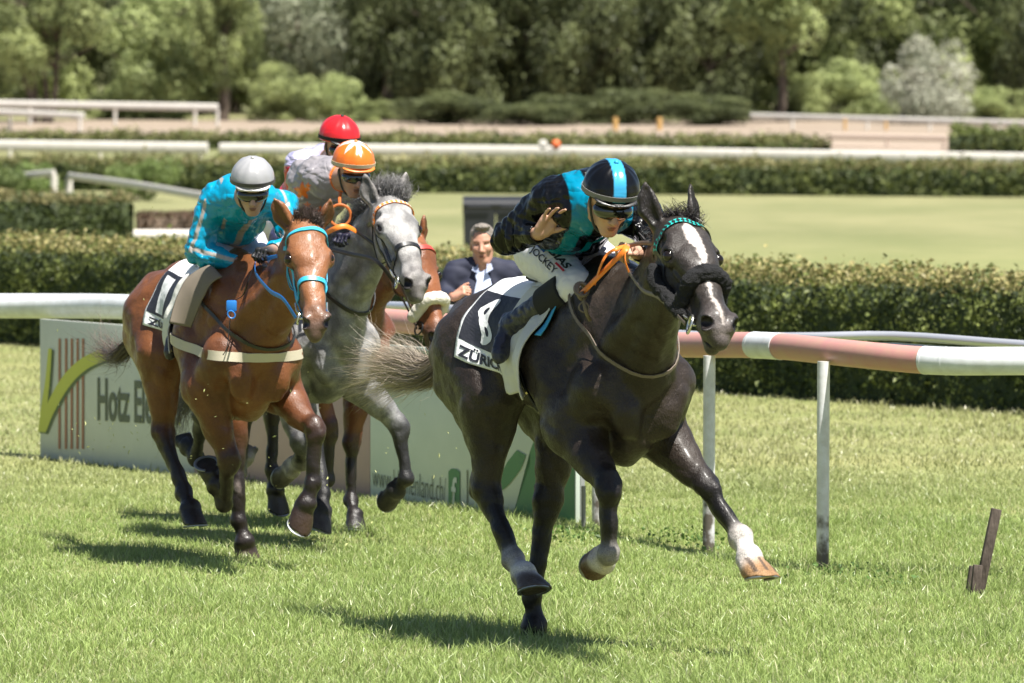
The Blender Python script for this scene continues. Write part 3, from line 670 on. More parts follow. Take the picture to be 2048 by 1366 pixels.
class SDF:
    def __init__(self): self.pr = []
    def add(self, f, lo, hi, k=0.02, col=None, op='u', cs=0.012):
        self.pr.append(dict(f=f, lo=np.asarray(lo, np.float32), hi=np.asarray(hi, np.float32), k=k, col=col, op=op, cs=cs)); return self
    def cone(self, a, b, ra, rb, k=0.02, col=None, op='u', fl=None, cs=0.012):
        """round cone a->b; fl=(n, s) squeezes along n by s"""
        a = nv(a); b = nv(b); ab = b - a
        if fl is not None:
            n = unit(fl[0]); g = 1.0 / fl[1] - 1.0
            ab2 = ab + n * (ab @ n) * g
        else: n = None; ab2 = ab; g = 0
        L2 = max(float(ab2 @ ab2), 1e-9)
        def f(P):
            q = P - a
            if n is not None: q = q + np.outer(q @ n, n) * g
            t = np.clip((q @ ab2) / L2, 0, 1)
            q = q - t[:, None] * ab2
            return np.sqrt((q * q).sum(1)) - (ra + (rb - ra) * t)
        R = max(ra, rb) * (max(1.0, fl[1]) if fl is not None else 1.0)
        return self.add(f, np.minimum(a, b) - R, np.maximum(a, b) + R, k, col, op, cs)
    def ball(self, c, r, **kw): return self.cone(c, nv(c) + np.array([0, 0, 1e-4], np.float32), r, r, **kw)
    def ell(self, c, ax, r, k=0.02, col=None, op='u', cs=0.012):
        """ellipsoid centre c, rows of ax = 3 unit axes, radii r"""
        c = nv(c); A = np.array([unit(nv(x)) for x in ax], np.float32); r = np.asarray(r, np.float32)
        def f(P):
            q = (P - c) @ A.T
            k0 = np.sqrt(((q / r) ** 2).sum(1)); k1 = np.sqrt(((q / (r * r)) ** 2).sum(1))
            return k0 * (k0 - 1) / np.maximum(k1, 1e-6)
        ext = np.sqrt(((A * r[:, None]) ** 2).sum(0))
        return self.add(f, c - ext, c + ext, k, col, op, cs)
    def loft(self, pts, ups, ra, rb, k=0.03, col=None, sub=4, lat=None, egg=0.0, op='u', cap=None, cs=0.012):
        """tube with elliptic sections: radius ra along ups, rb sideways; smooth through pts; egg narrows the top"""
        pts = np.array([nv(p) for p in pts]); ups = np.array([unit(nv(u)) for u in ups])
        ra = np.asarray(ra, np.float32); rb = np.asarray(rb, np.float32)
        def cr(A):
            A = np.asarray(A, np.float32); o = []
            for i in range(len(A) - 1):
                p0 = A[max(i - 1, 0)]; p1 = A[i]; p2 = A[i + 1]; p3 = A[min(i + 2, len(A) - 1)]
                for s in range(sub):
                    t = s / sub
                    o.append(0.5 * ((2 * p1) + (-p0 + p2) * t + (2 * p0 - 5 * p1 + 4 * p2 - p3) * t * t + (-p0 + 3 * p1 - 3 * p2 + p3) * t ** 3))
            o.append(A[-1]); return np.array(o, np.float32)
        C = cr(pts); U = cr(ups); RA = cr(ra); RB = cr(rb)
        nseg = len(C) - 1
        capr = cap if cap is not None else None
        def f(P):
            n_ = len(P); SW = np.full(n_, 1e-12, np.float32); SD = np.full(n_, 9e-12, np.float32)
            a0 = C[0]; T0 = unit(C[1] - C[0]); a1 = C[-1]; T1 = unit(C[-1] - C[-2])
            before = (P - a0) @ T0 < 0; after = (P - a1) @ T1 > 0
            if nseg > 1:
                dm = ((P - a0) ** 2).sum(1) < ((P - a1) ** 2).sum(1)
                before &= dm; after &= ~dm
            for i in range(nseg):
                a = C[i]; ab = C[i + 1] - a; L2 = float(ab @ ab) + 1e-12
                L = math.sqrt(L2); T = ab / L; lam = max(L, .03) * .8
                q = P - a; tt = (q @ ab) / L2
                e = np.maximum(np.maximum(-tt, tt - 1), 0) * L / lam
                w = np.exp(-e * e)
                if i == 0: w = np.where(before, 1.0, w); w = np.where(after & (nseg > 1), 0, w)
                elif i == nseg - 1: w = np.where(after, 1.0, w); w = np.where(before, 0, w)
                else: w = np.where(before | after, 0, w)
                dd = ((q - np.clip(tt, 0, 1)[:, None] * ab) ** 2).sum(1)
                w = w * np.exp(-np.minimum(dd * 6.0, 30))
                m = w > 1e-9
                if not m.any(): continue
                q = q[m]; t = tt[m]; cl = np.zeros(len(t), bool)
                if i == 0: cl |= before[m]
                if i == nseg - 1: cl |= after[m]
                t = np.where(cl, np.clip(t, 0, 1), np.clip(t, -1.5, 2.5))
                u = (U[i] + U[i + 1]) * 0.5; u = unit(u - T * (u @ T)); ww = np.cross(T, u)
                q = q - t[:, None] * ab
                A_ = np.maximum(RA[i] + (RA[i + 1] - RA[i]) * t, .002); B_ = np.maximum(RB[i] + (RB[i + 1] - RB[i]) * t, .002)
                qu = (q @ u) / A_
                Bn = B_ * (1 - egg * np.clip(qu, -1, 1)) if egg else B_
                qw = (q @ ww) / Bn
                qt = np.where(cl, (q @ T) / (capr if capr else np.minimum(A_, B_)), 0)
                d = (np.sqrt(qu * qu + qw * qw + qt * qt) - 1) * np.minimum(A_, B_)
                SW[m] += w[m]; SD[m] += w[m] * d
            return SD / SW
        R = max(RA.max(), RB.max())
        return self.add(f, C.min(0) - R, C.max(0) + R, k, col, op, cs)
    def tcyl(self, a, b, ra, rb, s, k=0.006, col=None, op='u', cs=0.004, squash=None):
        """sheared cone with flat ends lying across s (hooves)"""
        a = nv(a); b = nv(b); s = unit(nv(s)); ab = b - a; H = float(ab @ s); M = ab / H
        def f(P):
            q = P - a; h = q @ s; t = np.clip(h / H, 0, 1)
            q = q - np.outer(h, M); q = q - np.outer(q @ s, s)
            d1 = np.sqrt((q * q).sum(1)) - (ra + (rb - ra) * t)
            d2 = np.maximum(-h, h - H)
            return np.maximum(d1, d2)
        R = max(ra, rb)
        return self.add(f, np.minimum(a, b) - R, np.maximum(a, b) + R, k, col, op, cs)
    def halfspace(self, p, n, k=0.002):
        """cut away everything on the +n side"""
        p = nv(p); n = unit(nv(n))
        def f(P): return -((P - p) @ n)
        big = np.array([9, 9, 9], np.float32)
        return self.add(f, p - big, p + big, k, None, 's')
    def disp(self, f, lo=None, hi=None):
        big = np.array([99, 99, 99], np.float32)
        return self.add(f, -big if lo is None else lo, big if hi is None else hi, 0, None, 'd')
    # -- evaluation
    def ev_cells(self, lo, H, P):
        """P (n, m, 3): m points in each cube cell with low corner lo (n,3), size H"""
        n, m = P.shape[:2]; acc = np.full((n, m), 0.5, np.float32)
        for p in self.pr:
            pad = p['k'] + 0.03
            c = ((lo + H > p['lo'] - pad) & (lo < p['hi'] + pad)).all(1)
            ci = np.flatnonzero(c)
            if not len(ci): continue
            d = p['f'](P[ci].reshape(-1, 3)).reshape(-1, m); a = acc[ci]; k = max(p['k'], 1e-4)
            if p['op'] == 'u':
                h = np.maximum(k - np.abs(a - d), 0) / k; a = np.minimum(a, d) - h * h * k * 0.25
            elif p['op'] == 's':
                d = -d; h = np.maximum(k - np.abs(a - d), 0) / k; a = np.maximum(a, d) + h * h * k * 0.25
            else: a = a + d
            acc[ci] = a
        return acc
    def ev(self, P):
        acc = np.full(len(P), 0.5, np.float32)
        for p in self.pr:
            pad = p['k'] + 0.03
            m = ((P > p['lo'] - pad) & (P < p['hi'] + pad)).all(1)
            if not m.any(): continue
            d = p['f'](P[m]); a = acc[m]; k = max(p['k'], 1e-4)
            if p['op'] == 'u':
                h = np.maximum(k - np.abs(a - d), 0) / k
                a = np.minimum(a, d) - h * h * k * 0.25
            elif p['op'] == 's':
                d = -d; h = np.maximum(k - np.abs(a - d), 0) / k
                a = np.maximum(a, d) + h * h * k * 0.25
            else:
                a = a + d
            acc[m] = a
        return acc
    def bounds(self):
        ps = [p for p in self.pr if p['op'] == 'u']
        return np.min([p['lo'] for p in ps], 0) - 0.03, np.max([p['hi'] for p in ps], 0) + 0.03
    def colours(self, P, base):
        W = np.full(len(P), 1e-7, np.float32); Cc = np.tile(np.asarray(base, np.float32), (len(P), 1)) * 1e-7
        for p in self.pr:
            if p['col'] is None: continue
            pad = 0.05
            m = ((P > p['lo'] - pad) & (P < p['hi'] + pad)).all(1)
            if not m.any(): continue
            d = p['f'](P[m])
            if p['op'] == 's': w = 60.0 * np.clip(1 - np.abs(d) / 0.012, 0, 1)
            else: w = np.exp(-np.clip(d, -0.03, 0.4) / p['cs'])
            W[m] += w; Cc[m] += w[:, None] * np.asarray(p['col'], np.float32)
        return Cc / W[:, None]
    def mesh(self, h=0.008, base=None, paint=(), tri=False):
        lo, hi = self.bounds(); f = 4; H = h * f
        n = np.ceil((hi - lo) / H).astype(int) + 1
        gx = [lo[i] + H * np.arange(n[i] + 1) for i in range(3)]
        G = np.stack(np.meshgrid(*gx, indexing='ij'), -1).reshape(-1, 3).astype(np.float32)
        Vc = np.concatenate(list(POOL.map(self.ev, np.array_split(G, 8)))).reshape(n + 1)
        # coarse cells near the surface
        mn = Vc; c8 = []
        for i in (0, 1):
            for j in (0, 1):
                for k_ in (0, 1):
                    c8.append(Vc[i:n[0] + i, j:n[1] + j, k_:n[2] + k_])
        c8 = np.stack(c8); act = (np.abs(c8).min(0) < H * 1.35) | ((c8.min(0) < 0) & (c8.max(0) > 0))
        N = n * f
        V = np.repeat(np.repeat(np.repeat(Vc[:-1, :-1, :-1], f, 0), f, 1), f, 2)
        V = np.where(np.abs(V) < 0.004, 0.004, V)
        ijk = np.argwhere(act)
        o = np.arange(f); off = np.stack(np.meshgrid(o, o, o, indexing='ij'), -1).reshape(-1, 3)
        fi = (ijk[:, None, :] * f + off[None]).reshape(-1, 3)
        P = (lo + fi * h).astype(np.float32).reshape(len(ijk), -1, 3); clo = (lo + ijk * H).astype(np.float32)
        parts = np.array_split(np.arange(len(ijk)), max(4, len(ijk) // 1500))
        vals = np.concatenate(list(POOL.map(lambda q: self.ev_cells(clo[q], H, P[q]), parts))).ravel()
        V[fi[:, 0], fi[:, 1], fi[:, 2]] = vals
        ins = V < 0
        # active fine cells
        s = ins.astype(np.uint8)
        S = s[:-1, :-1, :-1] + s[1:, :-1, :-1] + s[:-1, 1:, :-1] + s[1:, 1:, :-1] + s[:-1, :-1, 1:] + s[1:, :-1, 1:] + s[:-1, 1:, 1:] + s[1:, 1:, 1:]
        cells = np.argwhere((S > 0) & (S < 8))
        idx = np.full(S.shape, -1, np.int32); idx[cells[:, 0], cells[:, 1], cells[:, 2]] = np.arange(len(cells))
        cor = np.array([[i, j, k_] for i in (0, 1) for j in (0, 1) for k_ in (0, 1)])
        cv = np.stack([V[cells[:, 0] + c[0], cells[:, 1] + c[1], cells[:, 2] + c[2]] for c in cor], 1)
        edges = [(a, b) for a in range(8) for b in range(a + 1, 8) if np.abs(cor[a] - cor[b]).sum() == 1]
        acc = np.zeros((len(cells), 3), np.float32); cnt = np.zeros(len(cells), np.float32)
        for a, b in edges:
            va = cv[:, a]; vb = cv[:, b]; m = (va < 0) != (vb < 0)
            t = np.where(m, va / np.where(m, va - vb, 1), 0)
            p = cor[a] + t[:, None] * (cor[b] - cor[a])
            acc += np.where(m[:, None], p, 0); cnt += m
        Vt = lo + (cells + acc / cnt[:, None]) * h
        Fs = []
        for ax in range(3):
            sl0 = [slice(None)] * 3; sl1 = [slice(None)] * 3
            sl0[ax] = slice(0, -1); sl1[ax] = slice(1, None)
            A = ins[tuple(sl0)]; B = ins[tuple(sl1)]
            e = np.argwhere(A != B); a_in = A[e[:, 0], e[:, 1], e[:, 2]]
            u, w = [(1, 2), (2, 0), (0, 1)][ax]
            ok = (e[:, u] > 0) & (e[:, w] > 0) & (e[:, u] < idx.shape[u]) & (e[:, w] < idx.shape[w]) & (e[:, ax] < idx.shape[ax])
            e = e[ok]; a_in = a_in[ok]
            def g(du, dw):
                q = e.copy(); q[:, u] -= du; q[:, w] -= dw
                return idx[q[:, 0], q[:, 1], q[:, 2]]
            q4 = np.stack([g(1, 1), g(0, 1), g(0, 0), g(1, 0)], 1)
            q4[~a_in] = q4[~a_in][:, ::-1]
            Fs.append(q4)
        F = np.concatenate(Fs); F = F[(F >= 0).all(1)]
        col = None
        if base is not None:
            col = np.concatenate(list(POOL.map(lambda q: self.colours(q, base), np.array_split(Vt.astype(np.float32), 12))))
            for fn, c in paint:
                a = np.clip(fn(Vt.astype(np.float32)), 0, 1)[:, None]
                col = col * (1 - a) + np.asarray(c, np.float32) * a
        return Vt, F, col
    def build(self, name, mats, parent=None, h=0.008, base=None, paint=()):
        V, F, col = self.mesh(h, base, paint)
        me = np_mesh(name, V, F, True, col)
        return link_mesh(name, me, mats, parent)
    def march(self, P0, D, tmax=0.8, off=0.0, steps=60):
        """march points P0 along D (n,3) until the surface; returns points pushed back by off"""
        P0 = np.asarray(P0, np.float32); D = np.asarray(D, np.float32)
        D = D / np.linalg.norm(D, axis=1, keepdims=True)
        t = np.zeros(len(P0), np.float32)
        for _ in range(steps):
            d = self.ev(P0 + D * t[:, None]) - off
            t = np.minimum(t + np.clip(d, -0.05, 0.05) * 0.7, tmax)
        return P0 + D * t[:, None]
    def grad(self, P):
        P = np.asarray(P, np.float32); e = 0.006; g = np.zeros_like(P)
        for i in range(3):
            o = np.zeros(3, np.float32); o[i] = e
            g[:, i] = self.ev(P + o) - self.ev(P - o)
        return g / np.maximum(np.linalg.norm(g, axis=1, keepdims=True), 1e-9)
    def hug(self, pts, off=0.004, it=12):
        """pull points onto the surface + off along the gradient"""
        P = np.array([nv(p) for p in pts], np.float32)
        for _ in range(it):
            P = P - self.grad(P) * np.clip((self.ev(P) - off), -0.03, 0.03)[:, None] * 0.8
        return P, self.grad(P)

def sn(P, s, seed=0, amp=1.0):
    """cheap smooth pseudo noise"""
    r = np.random.default_rng(seed); v = np.zeros(len(P), np.float32)
    for i in range(5):
        k = r.normal(size=3); k = k / np.linalg.norm(k) * s * (0.7 + 0.8 * r.random())
        k2 = r.normal(size=3) * s * 0.6
        v += np.sin(P @ k.astype(np.float32) + 1.6 * np.sin(P @ k2.astype(np.float32) + i) + r.random() * 6)
    return v * amp / 3.0

def folds(P, s, seed=0, amp=1.0):
    """sharp cloth creases: ridged noise"""
    v = 1.0 - 2.2 * np.abs(sn(P, s, seed, 1.0))
    return amp * np.clip(v, -1, 1) + amp * 0.5 * sn(P, s * 2.2, seed + 5)
# ------------------------------------------------------------------ horses
class Horse: pass

def horse_sdf(c):
    """c: dict describing pose and coat -> Horse with sdf and frames"""
    H = Horse(); s = c.get('s', 1.0); a = math.radians(c['head']); pt = math.radians(c.get('pitch', 0))
    O = Vector(c['O'])
    F0 = Vector((math.sin(a), -math.cos(a), 0)); L = Vector((math.cos(a), math.sin(a), 0))
    F = F0 * math.cos(pt) + Vector((0, 0, 1)) * math.sin(pt); U = Vector((0, 0, 1)) * math.cos(pt) - F0 * math.sin(pt)
    piv = O + Vector((0, 0, 1.25 * s))
    S_ = s
    def B(x, y, z): return piv + F * (x * S_) + L * (y * S_) + U * ((z - 1.25) * S_)
    H.B = B; H.F = F; H.L = L; H.U = U; H.s = s
    D = SDF(); H.sdf = D
    C0 = c['coat']; C1 = c['points']; CB = c.get('belly', C0)
    # trunk
    tr = c.get('trunk', [(-.86, 1.20, .14, .12), (-.74, 1.255, .245, .205), (-.52, 1.33, .28, .255), (-.28, 1.34, .26, .25), (-.02, 1.29, .295, .275),
                         (.20, 1.265, .345, .28), (.40, 1.25, .375, .240), (.55, 1.22, .335, .205), (.66, 1.18, .22, .155)])
    D.loft([B(t[0], 0, t[1]) for t in tr], [U] * len(tr), [t[2] * s for t in tr], [t[3] * s * c.get('wide', 1.0) for t in tr], col=C0, egg=.12, sub=3)
    D.loft([B(-.1, 0, 1.52), B(.2, 0, 1.56), B(.36, 0, 1.575), B(.5, 0, 1.5)], [U] * 4, [.07 * s, .09 * s, .095 * s, .07 * s], [.06 * s, .055 * s, .05 * s, .05 * s], k=.09, col=C0, sub=2)
    for y in (-1, 1):
        D.ell(B(.40, y * .152, 1.27), [F * .45 + U, L, F - U * .45], [.30 * s, .085 * s, .15 * s], k=.07, col=C0)
        D.ell(B(-.58, y * .145, 1.29), [F * .5 - U, L, F + U * .5], [.26 * s, .11 * s, .19 * s], k=.08, col=C0)
        D.ell(B(.68, y * .085, 1.05), [U + F * .3, L + F * -.3 * y, F], [.15 * s, .085 * s, .085 * s], k=.025, col=C0)
        D.ball(B(.60, y * .138, 1.14), .090 * s, k=.06, col=C0)
    D.ball(B(.58, 0, .93), .11 * s, k=.06, col=C0)
    D.cone(B(.50, 0, .86), B(.1, 0, .93), .07 * s, .10 * s, k=.10, col=C0)
    H.j = {}
    # legs
    s0 = s; lt = c.get('lt', 1.0)
    for key in ('FR', 'FL', 'HR', 'HL'):
        s = s0
        if key not in c['legs']: continue
        g = c['legs'][key]; y = -1 if key[1] == 'R' else 1; ll = g.get('ll', 1.0)
        lc = g.get('col', C1); uc = g.get('ucol', C0); sock = g.get('sock'); hc = g.get('hoof', (.05, .045, .04))
        if key[0] == 'F':
            el = B(*g.get('elbow', (.42, y * .195, .95)))
            sh = B(.60, y * .16, 1.13)
            kn = bone(el, g['knee'][0], g['knee'][1], .40 * s * ll, g['knee'][2])
            fe = bone(kn, g['fet'][0], g['fet'][1], .29 * s * ll, g['fet'][2])
            so = bone(fe, g['sole'][0], g['sole'][1], .185 * s, g['sole'][2])
            s = s0 * lt; e = (kn - el).normalized(); fr = e.cross(L).normalized()
            D.cone(B(.26, y * .18, 1.24), el, .135 * s, .10 * s, k=.07, col=uc)
            D.cone(sh, el, .105 * s, .095 * s, k=.06, col=uc)
            D.cone(el, el.lerp(kn, .95), .108 * s, .045 * s, k=.04, col=uc, cs=.02)
            D.cone(el.lerp(kn, .05) + fr * .03 * s, el.lerp(kn, .58) + fr * .022 * s, .074 * s, .042 * s, k=.03, col=uc)
            D.cone(el.lerp(kn, .1) - fr * .03 * s + L * y * .012, el.lerp(kn, .6) - fr * .015 * s, .056 * s, .032 * s, k=.025, col=uc)
            D.cone(el.lerp(kn, .08) + L * y * .03 * s, el.lerp(kn, .5) + L * y * .018 * s, .05 * s, .034 * s, k=.02, col=uc)
            j1, j2, j3 = kn, fe, so; R1 = .0455
            ck = (fe - kn).normalized(); f2 = ck.cross(L).normalized()
            kd = (e + ck).normalized(); kf = kd.cross(L).normalized()
            D.cone(kn - kd * .028 * s + kf * .006, kn + kd * .026 * s + kf * .006, .045 * s, .042 * s, k=.022, col=lc)
            D.ball(kn - kf * .028 * s - kd * .01, .024 * s, k=.02, col=lc)
            D.ball(kn + L * .022 * s + kf * .006, .030 * s, k=.018, col=lc)
            D.ball(kn - L * .022 * s + kf * .006, .030 * s, k=.018, col=lc)
        else:
            st = B(*g.get('stifle', (-.36, y * .19, 1.10)))
            hk = bone(st, g['hock'][0], g['hock'][1], .42 * s * ll, g['hock'][2])
            fe = bone(hk, g['fet'][0], g['fet'][1], .37 * s * ll, g['fet'][2])
            so = bone(fe, g['sole'][0], g['sole'][1], .185 * s, g['sole'][2])
            s = s0 * lt; e = (hk - st).normalized(); fr = e.cross(L).normalized()
            D.cone(B(-.56, y * .135, 1.30), st, .18 * s, .115 * s, k=.08, col=uc)
            D.cone(B(-.76, y * .12, 1.28), st.lerp(hk, .42) - fr * .05 * s, .12 * s, .066 * s, k=.06, col=uc)
            D.cone(B(-.62, y * .17, 1.18), st.lerp(hk, .18), .12 * s, .08 * s, k=.06, col=uc)
            D.cone(st, st.lerp(hk, .95), .112 * s, .048 * s, k=.04, col=uc, cs=.02)
            D.cone(st.lerp(hk, .08) + fr * .04 * s, st.lerp(hk, .62) + fr * .022 * s, .075 * s, .042 * s, k=.025, col=uc)
            D.cone(st.lerp(hk, .12) + L * y * .04 * s, st.lerp(hk, .6) + L * y * .015 * s, .062 * s, .038 * s, k=.02, col=uc)
            ck = (fe - hk).normalized(); f2 = ck.cross(L).normalized()
            ph = hk - f2 * .062 * s - ck * .045 * s
            D.cone(st.lerp(hk, .4) - fr * .055 * s, ph, .030 * s, .018 * s, k=.03, col=lc, cs=.02)
            D.cone(ph, hk + ck * .10 * s - f2 * .018 * s, .025 * s, .022 * s, k=.03, col=lc)
            D.cone(hk - ck * .035 * s, hk + ck * .04 * s, .050 * s, .043 * s, k=.03, col=lc)
            D.ball(hk + L * .018 * s - ck * .01, .038 * s, k=.02, col=lc); D.ball(hk - L * .018 * s - ck * .01, .038 * s, k=.02, col=lc)
            j1, j2, j3 = hk, fe, so; R1 = .048
        H.j[key] = (j1, j2, j3)
        rc = .031 if key[0] == 'F' else .034
        sc_ = sock[1] if sock else lc
        D.cone(j1, j2, rc * 1.12 * s, rc * .92 * s, k=.03, col=lc)
        tn = ck.cross(L).normalized() * -1
        D.cone(j1 + tn * .030 * s + ck * .04 * s, j2 + tn * .026 * s - ck * .02 * s, .0165 * s, .0185 * s, k=.012, col=lc)
        D.ball(j2, .036 * s, k=.03, col=sc_ if sock and sock[0] >= .5 and key[0] == 'F' else lc); D.ball(j2 + tn * .020 * s, .026 * s, k=.03, col=lc)
        pa = (so - fe).normalized(); pf = pa.cross(L).normalized()
        sdn = (pa - pf * .80).normalized()
        cor = fe + pa * .105 * s
        D.cone(fe, cor, .034 * s, .036 * s, k=.022, col=sc_)
        D.cone(cor - sdn * .004, cor + sdn * .006, .050 * s, .051 * s, k=.012, col=sc_)
        D.ball(fe - pf * .030 * s + pa * .07 * s, .026 * s, k=.02, col=sc_)
        hl = .082 * s
        D.tcyl(cor, cor + pa * hl / max(pa.dot(sdn), .4), .0465 * s, .0625 * s, sdn, k=.006, col=hc, cs=.003)
        H.j[key + 'h'] = (cor, pa, pf, sdn, hl)
        if sock and sock[0] > .5: D.cone(fe - ck * .07 * s * (sock[0] - .5) * 2, fe, .035 * s, .041 * s, k=.02, col=sock[1], cs=.005)
    s = s0
    # neck
    A0 = at(*c['poll']); A1 = at(*c['nose'])
    A = (A1 - A0).normalized(); hy = math.radians(c['headyaw'])
    Bl = Vector((math.cos(hy), math.sin(hy), 0)) + Vector((0, 0, 1)) * c.get('headroll', 0)
    Bl = (Bl - A * Bl.dot(A)).normalized(); N = A.cross(Bl).normalized()
    H.A = A; H.Bl = Bl; H.N = N; hs = c.get('hs', s); H.hs = hs
    def Hd(u, v, w): return A0 + A * (u * hs) + N * (v * hs) + Bl * (w * hs)
    H.Hd = Hd
    nb = B(.40, 0, 1.36); pol = Hd(.035, -.085, 0)
    nc = c.get('neckbow', (0, 0, 0))
    m1 = nb.lerp(pol, .38) + Vector(nc) - Vector((0, 0, .03)); m2 = nb.lerp(pol, .72) + Vector(nc) * .6
    nd = (pol - nb).normalized(); nu = (Vector((0, 0, 1)) - nd * nd.z).normalized()
    W_ = c.get('neckw', 1.0)
    D.loft([nb, nb.lerp(m1, .5), m1, m2, m2.lerp(pol, .65), pol], [nu] * 6, [.30 * s * W_, .265 * s * W_, .22 * s * W_, .175 * s * W_, .14 * s, .10 * s], [.215 * s, .18 * s * W_, .13 * s * W_, .10 * s * W_, .085 * s, .075 * s], k=.10, col=C0, sub=3)
    H.neck = [nb, m1, m2, pol]; H.nu = nu
    D.cone(B(.60, 0, 1.18), m2 - nu * .12 * s, .10 * s, .045 * s, k=.06, col=C0)   # windpipe
    for y in (-1, 1):   # brachiocephalic muscle
        D.cone(B(.58, y * .12, 1.24), m2 + L * y * .045 * s - nu * .05 * s, .075 * s, .04 * s, k=.04, col=C0)
    # head
    fc = c.get('face', C0); mz = c.get('muzzle', fc); dk = c.get('nostril', (.010, .007, .007))
    D.ell(Hd(.085, -.075, 0), [A, N, Bl], [.13 * hs, .095 * hs, .098 * hs], k=.04, col=fc)
    D.loft([Hd(.03, -.045, 0), Hd(.10, -.03, 0), Hd(.19, -.026, 0), Hd(.29, -.028, 0), Hd(.40, -.032, 0), Hd(.54, -.036, 0)], [N] * 6,
           [.05 * hs, .054 * hs, .054 * hs, .050 * hs, .042 * hs, .034 * hs], [.068 * hs, .090 * hs, .096 * hs, .074 * hs, .054 * hs, .045 * hs], k=.025, col=fc, sub=3)
    D.loft([Hd(.12, -.11, 0), Hd(.24, -.11, 0), Hd(.36, -.085, 0), Hd(.50, -.066, 0)], [N] * 4,
           [.095 * hs, .088 * hs, .062 * hs, .05 * hs], [.074 * hs, .066 * hs, .054 * hs, .048 * hs], k=.03, col=fc, sub=3)
    for y in (-1, 1):
        D.ell(Hd(.175, -.150, y * .058), [A, N, Bl], [.110 * hs, .092 * hs, .034 * hs], k=.018, col=fc)      # jowl
        D.ell(Hd(.195, -.046, y * .090), [A, N, Bl], [.046 * hs, .034 * hs, .026 * hs], k=.020, col=fc)   # orbit
        D.cone(Hd(.158, -.030, y * .084), Hd(.184, -.017, y * .094), .013 * hs, .009 * hs, k=.012, col=fc)   # brow
        D.cone(Hd(.25, -.070, y * .068), Hd(.40, -.068, y * .050), .013 * hs, .008 * hs, k=.014, col=fc)  # facial crest
        D.ell(Hd(.208, -.020, y * .108), [A, N - Bl * y * .5, Bl * y + N * .5], [.027 * hs, .016 * hs, .020 * hs], k=.006, op='s', col=tuple(x * .4 for x in fc))
        D.ball(Hd(.125, -.028, y * .098), .016 * hs, k=.03, op='s')
        D.cone(Hd(.30, -.128, y * .036), Hd(.51, -.103, y * .026), .036 * hs, .024 * hs, k=.025, col=fc)   # jaw bars
        D.cone(Hd(.31, -.056, y * .086), Hd(.44, -.056, y * .072), .012 * hs, .010 * hs, k=.03, op='s')
    D.cone(Hd(.52, -.058, 0), Hd(.572, -.072, 0), .060 * hs, .058 * hs, k=.03, col=mz)
    D.ball(Hd(.618, -.086, 0), .034 * hs, k=.03, col=mz)
    D.cone(Hd(.52, -.122, 0), Hd(.585, -.132, 0), .027 * hs, .029 * hs, k=.015, col=mz)                    # chin
    for y in (-1, 1):
        D.ell(Hd(.568, -.036, y * .047), [A + N * .3, N, Bl + A * .3], [.044 * hs, .032 * hs, .028 * hs], k=.018, col=mz)
        D.ell(Hd(.584, -.028, y * .066), [A * 1 + N * .75, N - A * .6, Bl], [.034 * hs, .020 * hs, .030 * hs], k=.006, op='s', col=dk)
        D.cone(Hd(.50, -.106, y * .050), Hd(.63, -.112, y * .016), .005, .005, k=.008, op='s', col=dk)
    # ears
    for y, (ex, ey, ez) in zip((-1, 1), c.get('ears', [(-.17, .03, -.085), (-.17, .03, .085)])):
        b0 = Hd(.010, -.075, y * .056); tip = Hd(ex, ey, ez); md = b0.lerp(tip, .5) + (Bl * y * .016) * hs
        ax = (tip - b0).normalized(); op = (N * .8 + Bl * y * c.get('earturn', .55)); op = (op - ax * op.dot(ax)).normalized()
        D.loft([b0, b0.lerp(md, .6), md, md.lerp(tip, .6), tip], [op] * 5, [.030 * hs, .028 * hs, .024 * hs, .017 * hs, .004 * hs], [.028 * hs, .036 * hs, .040 * hs, .028 * hs, .005 * hs], k=.02, col=c.get('earcol', fc), sub=3)
        D.loft([b0.lerp(md, .5) + op * .034 * hs, md + op * .027 * hs, md.lerp(tip, .7) + op * .016 * hs], [op] * 3, [.022 * hs, .022 * hs, .010 * hs], [.018 * hs, .027 * hs, .012 * hs], k=.006, op='s', col=c.get('earin', tuple(x * .45 for x in fc)), sub=3)
    # muscle relief and hide unevenness
    D.disp(lambda P: sn(P, 20, 3, .0040) + folds(P, 13, 8, .0042) + sn(P, 55, 4, .0007))
    return H

def strap_loop(H, u0, v0, w0, axa, axb, n=36, off=.002, a0=0, a1=2 * math.pi, closed=True):
    """points on the head surface around a centre in the plane of axa, axb"""
    c = np.array(nv(H.Hd(u0, v0, w0)))
    th = np.linspace(a0, a1, n, endpoint=not closed)
    Dn = np.outer(np.cos(th), nv(axa)) + np.outer(np.sin(th), nv(axb))
    out = c + Dn * .32
    Q = H.sdf.march(out, -Dn, .31, off)
    return Q, Dn

def smooth_loop(P, it=4, closed=True):
    P = P.copy()
    for _ in range(it):
        if closed: P = (np.roll(P, 1, 0) + 2 * P + np.roll(P, -1, 0)) / 4
        else: P[1:-1] = (P[:-2] + 2 * P[1:-1] + P[2:]) / 4
    return P

def smooth_path(pts, n=10):
    pts = [Vector(p) for p in pts]; o = []
    for i in range(len(pts) - 1):
        p0 = pts[max(i - 1, 0)]; p1 = pts[i]; p2 = pts[i + 1]; p3 = pts[min(i + 2, len(pts) - 1)]
        for s_ in range(n):
            t = s_ / n
            o.append(0.5 * ((2 * p1) + (p2 - p0) * t + (2 * p0 - 5 * p1 + 4 * p2 - p3) * t * t + (3 * p1 - p0 - 3 * p2 + p3) * t ** 3))
    o.append(pts[-1]); return o
# ------------------------------------------------------------------ people
SKIN = (.50, .29, .20)

